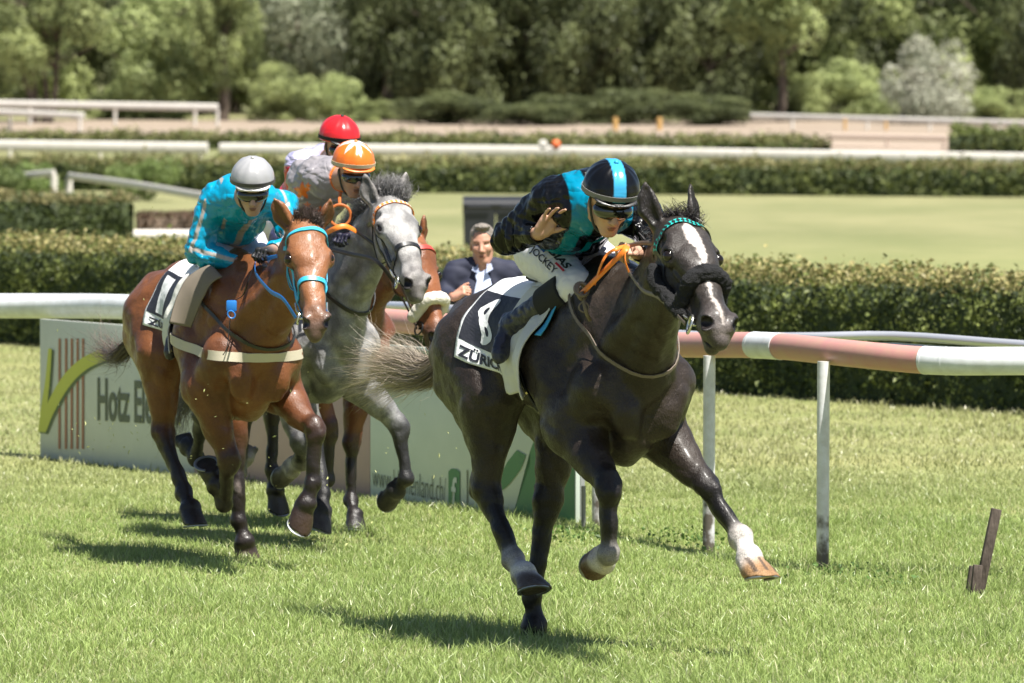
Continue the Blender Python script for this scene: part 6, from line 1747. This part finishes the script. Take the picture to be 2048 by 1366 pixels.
o, GN = sheet_obj(H, 'number_cloth', nf, M_white, root, 36, 60, .010, .004)
patch(GN, .02, .64, 1.0, .905, 'number_panel', M_navy, o)
mapped_text('1', GN, (.16, .665, .46, .885), 'race_number', M_whp, o, bold=.06, lift=.005)
mapped_text('ZÜRICH', GN, (.06, .92, .93, .985), 'lettering', M_navy, o, bold=.035, lift=.005)
padf = lambda s, t: (-.06 + .22 * s * (.5 + .5 * t), 25 + 80 * t, .014 + .008 * math.sin(s * 7 + 2 * t) * t)
sheet_obj(H, 'saddle_pad', padf, MATS['pad_cloth'], root, 20, 34, .014, .006, 1)
# stiff taupe flap standing off the shoulder
ff = lambda s, t: (.36 + (.26 * s) * (1 - .75 * t) + .06 * t - .03 * s, 26 + 52 * t, .03 + .10 * (1 - s) * (t ** .7))
sheet_obj(H, 'saddle_flap', ff, mat('taupe_leather', (.17, .14, .105), .75, noise=(200, .3, (.12, .10, .075))), root, 20, 24, .012, .006, 1)
girth2 = lambda s, t: (.06 + .07 * s, 95 + 170 * t, .002)
sheet_obj(H, 'girth', girth2, M_blackfab, root, 6, 50, .004, .006, 1)
SD = SDF(); SD.loft([H.B(-.12, 0, 1.62), H.B(.0, 0, 1.64), H.B(.10, 0, 1.68)], [H.U] * 3, [.03, .035, .03], [.12, .10, .06], k=.02); SD.build('saddle', M_black, root, h=.009)
# cream breast girth across the chest
def chestband(H, z0, z1, x_back, name, m, root, w, n=60, off=.006, th=.005):
    P0 = []; Dn = []
    for i in range(n):
        a = math.radians(-112 + 224 * i / (n - 1)); fwd = math.cos(a); z = z0 + (z1 - z0) * (1 - max(fwd, -.3)) * .6
        c_ = H.B(.30, 0, z); d = H.F * math.cos(a) + H.L * math.sin(a); P0.append(nv(c_ + d * .8)); Dn.append(nv(-d))
    Q = H.sdf.march(np.array(P0), np.array(Dn), .75, off, 50); Q = smooth_loop(Q, 5, False); G = H.sdf.grad(Q); b = MB(); b.ribbon(Q, G, w, th); return b.build(name, m, root), Q
chestband(H, 1.13, 1.25, 0, 'breast_girth', M_cream, root, .052)
P, G = neckloop(H, 0, .85, cfrac=.10, off=.012); b = MB(); b.ribbon(P, G, .018, .006, closed=True); b.build('neck_strap', M_black, root)
# rider
J2 = person_pose(J2C); rj2 = tag(empty('person', J2.hipc), 'jockey in sky blue silks with grey seams and a silver cap, crouching at the left', 'person', 'jockeys')
def seam(J, col_w=.011):
    segs = [(nv(J.shR.lerp(J.elR, .05)), nv(J.elR)), (nv(J.elR), nv(J.wrR)), (nv(J.shL), nv(J.elL)), (nv(J.elL), nv(J.wrL))]
    out = nv(Vector((-.35, -.8, .1)).normalized()); outs = [out, nv(Vector((-.1, -.9, .25)).normalized())] * 2
    ch = nv(J.chest); lt_ = nv(J.lat); upv = unit(nv(J.neck - J.hipc)); bk = np.cross(upv, lt_); bk = bk if bk[2] > 0 else -bk
    def f(P):
        a_ = np.zeros(len(P), np.float32)
        for (a, b_), o_ in zip(segs, outs):
            ax = unit(b_ - a); L_ = np.linalg.norm(b_ - a); q = P - a; t = q @ ax; r_ = q - np.outer(t, ax); of = o_ - ax * (o_ @ ax); of = unit(of); sd = np.cross(ax, of)
            m = (t > -.01) & (t < L_ + .01) & ((r_ @ of) > 0) & (np.linalg.norm(r_, axis=1) < .11)
            a_ = np.maximum(a_, m * np.clip((col_w - np.abs(r_ @ sd)) / .003 + .5, 0, 1))
        for s_, k in ((-1, 'R'), (1, 'L')):   # armhole seams
            sh = nv(getattr(J, 'sh' + k)); q = P - (sh - lt_ * s_ * .035); ring = np.abs(q @ unit(lt_ * s_ - upv * .2)); 
            a_ = np.maximum(a_, (np.linalg.norm(q, axis=1) < .16) * np.clip((.009 - ring) / .003 + .5, 0, 1))
        q = P - ch; a_ = np.maximum(a_, ((q @ bk) < -.02) * ((q @ upv) < .10) * np.clip((.020 - np.abs(q @ lt_ - .03)) / .003 + .5, 0, 1))
        return a_
    return f
jc2 = (.0, .25, .42)
h2 = dict(R=dict(d=Vector((.85, -.45, .10)), n=Vector((.1, -.3, -1)), side=1, curl=(55, 60, 40), thumb=(30, 30)),
          L=dict(d=Vector((-.6, -.75, .0)), n=Vector((0, .2, -1)), side=-1, curl=(60, 70, 45), thumb=(30, 30)))
dress_rider(rj2, J2, satin('blue_satin', jc2, .27, attr='coat'), satin('silver_cap_silk', (.30, .30, .31), .3, bump=.08), mat('dark_elastic', (.05, .05, .055), .5), MATS['goggle_lens'], mat('silver_peak', (.50, .49, .48), .35, metal=.3),
    mat('pale_breeches', (.50, .50, .62), .55, bump=(30, .25, .01)), MATS['navy_boot'], M_blackfab, h=.0068, jcol=jc2, jpaint=[(seam(J2), (.34, .31, .28))], hands=h2, glove=(.015, .015, .017), bare=(), skin=(.42, .26, .20))
hR = J2.wrR + Vector((.85, -.45, .10)).normalized() * .09
bR = H.Hd(.49, -.115, -.08); bL = H.Hd(.49, -.115, .08)
reins(root, [hR, at(512, 548, 36.35), at(540, 582, 36.15), at(566, 598, 36.0), bR], .026, 'rein', M_blue)
reins(root, [hR, at(585, 520, 36.2), bL], .024, 'rein', M_blue)
reins(root, [hR, at(498, 560, 36.4), at(486, 590, 36.4), at(470, 602, 36.45), at(462, 625, 36.4), at(455, 690, 36.3), at(446, 710, 36.3)], .017, 'martingale_strap', M_black)
b = MB(); c_ = at(463, 612, 36.35); b.box((-.028, -.014, -.03), (.028, .014, .03), Matrix.Translation(c_), .008); b.torus(c_ + Vector((0, -.02, -.045)), (0, 1, 0), .022, .004, sx=.8); b.build('strap_keeper', M_blue, root)
for o in rj2.children:
    pass

# ---- grey horse
GREY['mat'] = coat_mat('grey_coat', .5, dap=(13, (.40, .40, .41)), grain=.62)
H = HG = horse_sdf(GREY); hs = H.hs
root = rgr = tag(empty('race_horse', H.B(0, 0, 0)), 'dapple grey racehorse with a pale face and black bridle, just behind the bright bay', 'horse', 'racehorses galloping over the turf')
horse_common(H, root, dict(GREY, h=.0082))
chequer(H, BRW, .020 * hs, 'browband', mat('white_print', (.7, .66, .6), .5), M_orange, root, 16)
headpiece(H, M_black, root)
hstrap(H, NSB, .022 * hs, 'noseband', M_black, root, th=.006)
for y in (-1, 1):
    hstrap(H, [(.11, -.10, y * .14), (.25, -.10, y * .12), (.40, -.10, y * .10)], .018, 'cheek_strap', M_black, root)
    hstrap(H, [(.11, -.11, y * .14), (.24, -.14, y * .12), (.38, -.15, y * .10), (.48, -.12, y * .09)], .016, 'cheek_strap', M_black, root)
    hstrap(H, [(.08, -.13, y * .14), (.20, -.21, y * .12), (.30, -.26, y * .08), (.34, -.27, 0)], .014, 'throat_lash', M_black, root)
    bit(H, root, y, R=.030)
hair_between('forelock', M_hair, root, H, H.Hd(-.03, -.06, -.05), H.Hd(.03, -.03, .045), 1500, H.U * 1.0 - H.F * .1 + H.L * .25, .24, .13, ((.03, .03, .032), (.28, .27, .27)), 5, .0028, .022)
hair_between('mane', M_hair, root, H, H.neck[3] + H.nu * .1, H.neck[1] + H.nu * .22, 2600, H.nu * .7 - H.F * .8 - H.L * .5, .3, .11, ((.04, .04, .042), (.42, .41, .41)), 6, .0035, .025)
P, G = neckloop(H, 0, .25, cfrac=.34, off=.012); b = MB(); b.ribbon(P, G, .020, .006, closed=True); b.build('neck_strap', M_black, root)
dock = H.B(-.86, 0, 1.36)
tail(H, root, 'tail', [dock, at(410, 760, 39.9), at(378, 790, 40.1), at(352, 830, 40.3), at(345, 880, 40.5)], 650, .085, .6, ((.03, .03, .03), (.12, .11, .11)), 8, .0035, .04, wave=.06)
sheet_obj(H, 'number_cloth', nf, M_white, root, 24, 40, .010, .004)
J3 = person_pose(J3C); rj3 = tag(empty('person', J3.hipc), 'jockey in silver silks with orange stars and an orange and white cap, riding the grey', 'person', 'jockeys')
jc3 = (.25, .235, .25); jo = (.70, .15, .015)
def starf(c_, r_, n_=None):
    c_ = nv(c_); rd = unit(c_ - nv(CAMP)); rt = np.array([1, 0, 0], np.float32); up_ = np.cross(rt, rd) * -1
    if up_[2] < 0: up_ = -up_
    def f(P):
        q = P - c_; a = np.arctan2(q @ rt, q @ up_); rr = np.sqrt((q @ rt) ** 2 + (q @ up_) ** 2); k = np.abs(((a / (2 * np.pi / 5)) % 1) - .5) * 2
        return (np.abs(q @ rd) < .2) * np.clip((r_ * (.45 + .55 * k ** 1.5) - rr) / .003 + .5, 0, 1)
    return f
f, u, l = J3.fr; hc3 = nv(J3.headc)
def cap3(P):
    q = (P - hc3) / J3.s; a = np.arctan2(q @ nv(l), q @ nv(f)); z = (q @ nv(u)); k = np.abs(((a / (np.pi / 3)) % 1) - .5) * 2
    return np.clip((z - (.172 - .050 * k ** 2)) / .003 + .5, 0, 1)
def yoke(J, h0=.055):
    nk = nv(J.neck); 
    return lambda P: np.clip((.085 - np.linalg.norm(P - nk, axis=1)) / .004 + .5, 0, 1)
h3 = dict(R=dict(d=Vector((.6, -.7, .1)), n=Vector((.1, -.3, -1)), side=1, curl=(55, 60, 40), thumb=(30, 30)), L=dict(d=Vector((-.5, -.8, 0)), n=Vector((0, .2, -1)), side=-1, curl=(60, 70, 45), thumb=(30, 30)))
dress_rider(rj3, J3, satin('silver_satin', jc3, .27, attr='coat'), satin('orange_cap_silk', jo, .3, attr='coat', bump=.08), mat('pale_elastic', (.45, .38, .25), .5), MATS['goggle_lens'], mat('orange_peak', (.75, .19, .03), .35),
    mat('dark_breeches', (.05, .05, .12), .55), MATS['navy_boot'], None, h=.0068, jcol=jc3, jpaint=[(yoke(J3), jo), (starf(at(606, 382, 38.6), .055), jo), (starf(at(618, 372, 38.55), .02), jo), (starf(at(572, 392, 38.6), .03), jo), (starf(at(752, 420, 38.5), .045), jo), (starf(at(640, 425, 38.5), .04), jo), (starf(at(614, 410, 38.5), .022), jo), (starf(at(690, 440, 38.3), .035), jo)],
    hands=h3, glove=(.012, .012, .03), bare=(), hcol=jo, hpaint=[(cap3, (.60, .58, .56))], skin=(.42, .24, .17))
b = MB(); c_ = at(680, 431, 37.95); b.torus(c_, (.1, -1, .05), .060, .0085, 28); b.tube(smooth_path([c_ + Vector((0, .02, .055)), at(679, 400, 38.0), at(681, 385, 38.05)], 6), .010, 7); b.build('neck_ring', mat('dark_orange', (.42, .11, .02), .5), rj3)
reins(root, [at(648, 468, 38.0), at(668, 458, 37.9), at(690, 452, 37.9), at(712, 462, 37.95)], .030, 'rubber_rein', M_orange)
bR = H.Hd(.49, -.115, -.08)
reins(root, [at(660, 498, 37.9), at(700, 508, 37.8), at(752, 522, 37.6), bR], .024, 'rein', M_black)
reins(root, [at(712, 462, 37.95), H.Hd(.49, -.115, .08)], .02, 'rein', M_black)

# ---- second bay horse on the far side
BAY['mat'] = coat_mat('bay_coat', .34, spec=.45)
H = HY = horse_sdf(BAY); hs = H.hs
root = rby = tag(empty('race_horse', H.B(0, 0, 0)), 'dark bay racehorse with a white fleece noseband, mostly hidden behind the grey', 'horse', 'racehorses galloping over the turf')
horse_common(H, root, dict(BAY, h=.0085))
hstrap(H, BRW, .024 * hs, 'browband', mat('red_leather', (.50, .05, .04), .45), root, th=.006)
headpiece(H, M_brownl, root)
P, G = hpath(H, [(.42, -.13, -.11), (.40, -.06, -.14), (.375, .02, -.08), (.37, .05, 0), (.375, .02, .08), (.40, -.06, .14), (.42, -.13, .11)], 6, .012)
fuzzy(P, .033 * hs, 'fleece_noseband', M_wwool, root, amp=.002, h=.0055)
for y in (-1, 1):
    hstrap(H, [(.11, -.11, y * .14), (.25, -.13, y * .12), (.40, -.13, y * .10), (.48, -.12, y * .09)], .020, 'cheek_strap', M_brownl, root)
    hstrap(H, [(.08, -.13, y * .14), (.20, -.21, y * .12), (.30, -.26, y * .08), (.34, -.27, 0)], .016, 'throat_lash', M_brownl, root)
    bit(H, root, y, M_black, .036)
hair_between('mane', M_hair, root, H, H.neck[3] + H.nu * .1, H.neck[1] + H.nu * .22, 500, H.nu * .5 - H.F * .5, .35, .10, ((.02, .015, .012), (.06, .04, .03)), 6, .005, .03)
tail(H, root, 'tail', [H.B(-.86, 0, 1.36), H.B(-1.0, 0, 1.36), H.B(-1.2, 0, 1.25), H.B(-1.3, 0, 1.1)], 300, .07, .6, ((.02, .015, .012), (.05, .04, .03)), 9, .0035, .04)
reins(root, [H.Hd(.49, -.115, -.08), at(800, 590, 39.5), at(740, 500, 39.7)], .022, 'rein', M_brownl)
J4 = person_pose(J4C); rj4 = tag(empty('person', J4.hipc), 'jockey in red and pale mauve silks with a red cap, farthest rider of the group', 'person', 'jockeys')
jc4 = (.40, .38, .55); jr = (.55, .01, .03)
def j4p(P):
    q = P - nv(J4.chest); w = q @ nv(J4.lat); up_ = unit(nv(J4.neck - J4.hipc)); bk = np.cross(up_, nv(J4.lat)); bk = bk if bk[2] > 0 else -bk
    return np.clip(((q @ bk) - .06) / .01 + .5, 0, 1) + ((w > -.04))
h4 = dict(R=dict(d=Vector((.6, -.7, .1)), n=Vector((.1, -.3, -1)), side=1, curl=(55, 60, 40)), L=dict(d=Vector((-.5, -.8, 0)), n=Vector((0, .2, -1)), side=-1, curl=(60, 70, 45)))
dress_rider(rj4, J4, satin('red_satin', jr, .27, attr='coat'), satin('red_cap_silk', (.58, .015, .02), .28, bump=.12), M_blackfab, MATS['goggle_lens'], M_black,
    MATS['white_breeches'], M_black, None, h=.0075, jcol=jr, jpaint=[(lambda P: j4p(P) * 0 + np.clip(((P - nv(J4.chest)) @ nv(J4.lat) * -1 - .02) / .01, 0, 1) * np.clip(((P - nv(J4.chest))[:, 2] - .02) / .01, 0, 1), jc4)], hands=h4, glove=(.01, .01, .01), bare=())
# ------------------------------------------------------------------ bystander behind the rail
def bystander():
    s = 1.0; Y = 44.6; hc = at(965, 490, Y); fr = fdir(-4, 2, 3); f, u, l = fr; root = tag(empty('person', (hc.x, hc.y, 0)), 'grey-haired man in a navy blazer and pale blue shirt standing behind the rail', 'person')
    nk = hc + Vector((0, .02, -.13)); ch = nk + Vector((0, .01, -.20)); pv = Vector((hc.x, Y + .02, .98)); SK = (.48, .25, .17)
    lt = Vector((math.cos(-.05), math.sin(-.05), 0)); shR = nk - lt * .175 + Vector((0, 0, -.055)); shL = nk + lt * .175 + Vector((0, 0, -.055))
    elR = at(889, 592, Y - .02); wrR = at(908, 594, Y - .24); elL = shL + Vector((.06, .03, -.30)); wrL = elL + Vector((-.02, -.08, -.25))
    D = SDF(); Q = head_prims(D, hc, fr, s, SK); D.cone(hc - u * .04 - f * .015, nk, .052, .058, k=.03, col=SK); D.cone(nk, ch, .06, .11, k=.05, col=SK); D.cone(ch, pv, .11, .12, k=.05, col=SK)
    for a, b_, c_ in ((shR, elR, wrR), (shL, elL, wrL)): D.cone(a, b_, .045, .038, k=.03, col=SK); D.cone(b_, c_, .038, .028, k=.02, col=SK)
    hand_prims(D, wrR, Vector((.35, -.15, .25)), Vector((.3, .6, -.5)), 1.0, 1, (60, 70, 40), thumb=(35, 20), col=SK); hand_prims(D, wrL, Vector((0, -.1, -1)), Vector((-1, 0, 0)), 1.0, 1, (20, 25, 20), col=SK)
    for y in (-1, 1): D.cone(pv + lt * y * .09, Vector((pv.x + y * .10, pv.y, .12)), .075, .045, k=.03, col=SK)
    D.build('body', MATS['skin'], root, h=.006, base=SK)
    Hh = SDF(); Hh.ell(Q(-.018, 0, .055), [f, l, u], [.098, .084, .088], k=.01); Hh.ell(Q(-.05, 0, -.01), [f, l, u], [.062, .080, .075], k=.02); Hh.ell(Q(.075, .0, .020), [f, l, u], [.06, .062, .058], k=.01, op='s'); Hh.ell(Q(.055, .01, .122), [f, l, u], [.045, .05, .022], k=.02); Hh.disp(lambda P: sn(P, 110, 3, .004))
    Hh.build('hair', mat('grey_hair', (.13, .11, .09), .6, noise=(50, .7, (.27, .24, .21)), bump=(80, 1, .01)), root, h=.0055)
    S = SDF(); S.loft([nk + Vector((0, 0, -.02)), ch, ch.lerp(pv, .6), pv], [-f] * 4, [.07, .132, .132, .13], [.085, .17, .16, .165], k=.02); S.disp(lambda P: folds(P, 35, 4, .0025)); S.build('shirt', mat('pale_blue_shirt', (.50, .56, .72), .7, bump=(20, .4, .01)), root, h=.0075)
    for y in (-1, 1):
        b = MB(); a = nk + l * y * .05 + Vector((0, -.035, .03)); b.bm.faces.new([b.bm.verts.new(v) for v in (a, a + l * y * -.02 + Vector((0, -.05, -.02)), a + l * y * -.028 + Vector((0, -.085, -.085)), a + l * y * .02 + Vector((0, -.065, -.06)))])
        bmesh.ops.solidify(b.bm, geom=b.bm.faces[:], thickness=.004); b.build('collar', MATS['pale_blue_shirt'], root)
    J = SDF(); J.loft([nk + Vector((0, .015, -.035)), ch + Vector((0, .01, .03)), ch.lerp(pv, .5), pv + Vector((0, .01, -.05))], [-f] * 4, [.085, .15, .155, .16], [.11, .20, .19, .20], k=.02)
    for a, b_, c_ in ((shR, elR, wrR), (shL, elL, wrL)):
        J.cone(nk.lerp(a, .5), a, .07, .078, k=.05); J.cone(a, b_, .074, .062, k=.04); e = (c_ - b_).normalized(); J.cone(b_, c_ - e * .05, .060, .046, k=.03)
    J.disp(lambda P: folds(P, 22, 14, .004))
    fx = Vector((0, -1, 0)); c0 = ch + Vector((.012, -.13, -.02))
    J.cone(nk + Vector((.01, -.13, .02)), pv + Vector((.01, -.20, 0)), .065, .105, k=.01, op='s')
    for b_, c_ in ((elR, wrR), (elL, wrL)): e = (c_ - b_).normalized(); J.cone(c_ - e * .02, c_ + e * .05, .036, .045, k=.006, op='s')
    J.build('blazer', mat('navy_wool', (.016, .019, .040), .8), root, h=.0075)
    T = SDF(); T.ell(pv, [f, l, u], [.12, .165, .12], k=.04)
    for y in (-1, 1): T.cone(pv + lt * y * .09, Vector((pv.x + y * .10, pv.y, .08)), .095, .075, k=.04)
    T.build('trousers', mat('grey_trousers', (.10, .10, .12), .8), root, h=.01)
    for y in (-1, 1):
        K = SDF(); K.cone((pv.x + y * .10, pv.y + .03, .05), (pv.x + y * .115, pv.y - .19, .035), .05, .04, k=.02); K.halfspace((0, 0, .004), (0, 0, -1)); K.build('shoe', M_black, root, h=.008)
bystander()
g_ = gp(1167, 1056); b = MB(); b.tube([g_ - Vector((0, 0, .1)), at(1167, 972, g_.y)], .014, 8); tag(b.build('metal_post', mat('dull_metal', (.22, .22, .21), .5, metal=.4)), 'thin grey metal post beside the right end of the mint board', 'post')
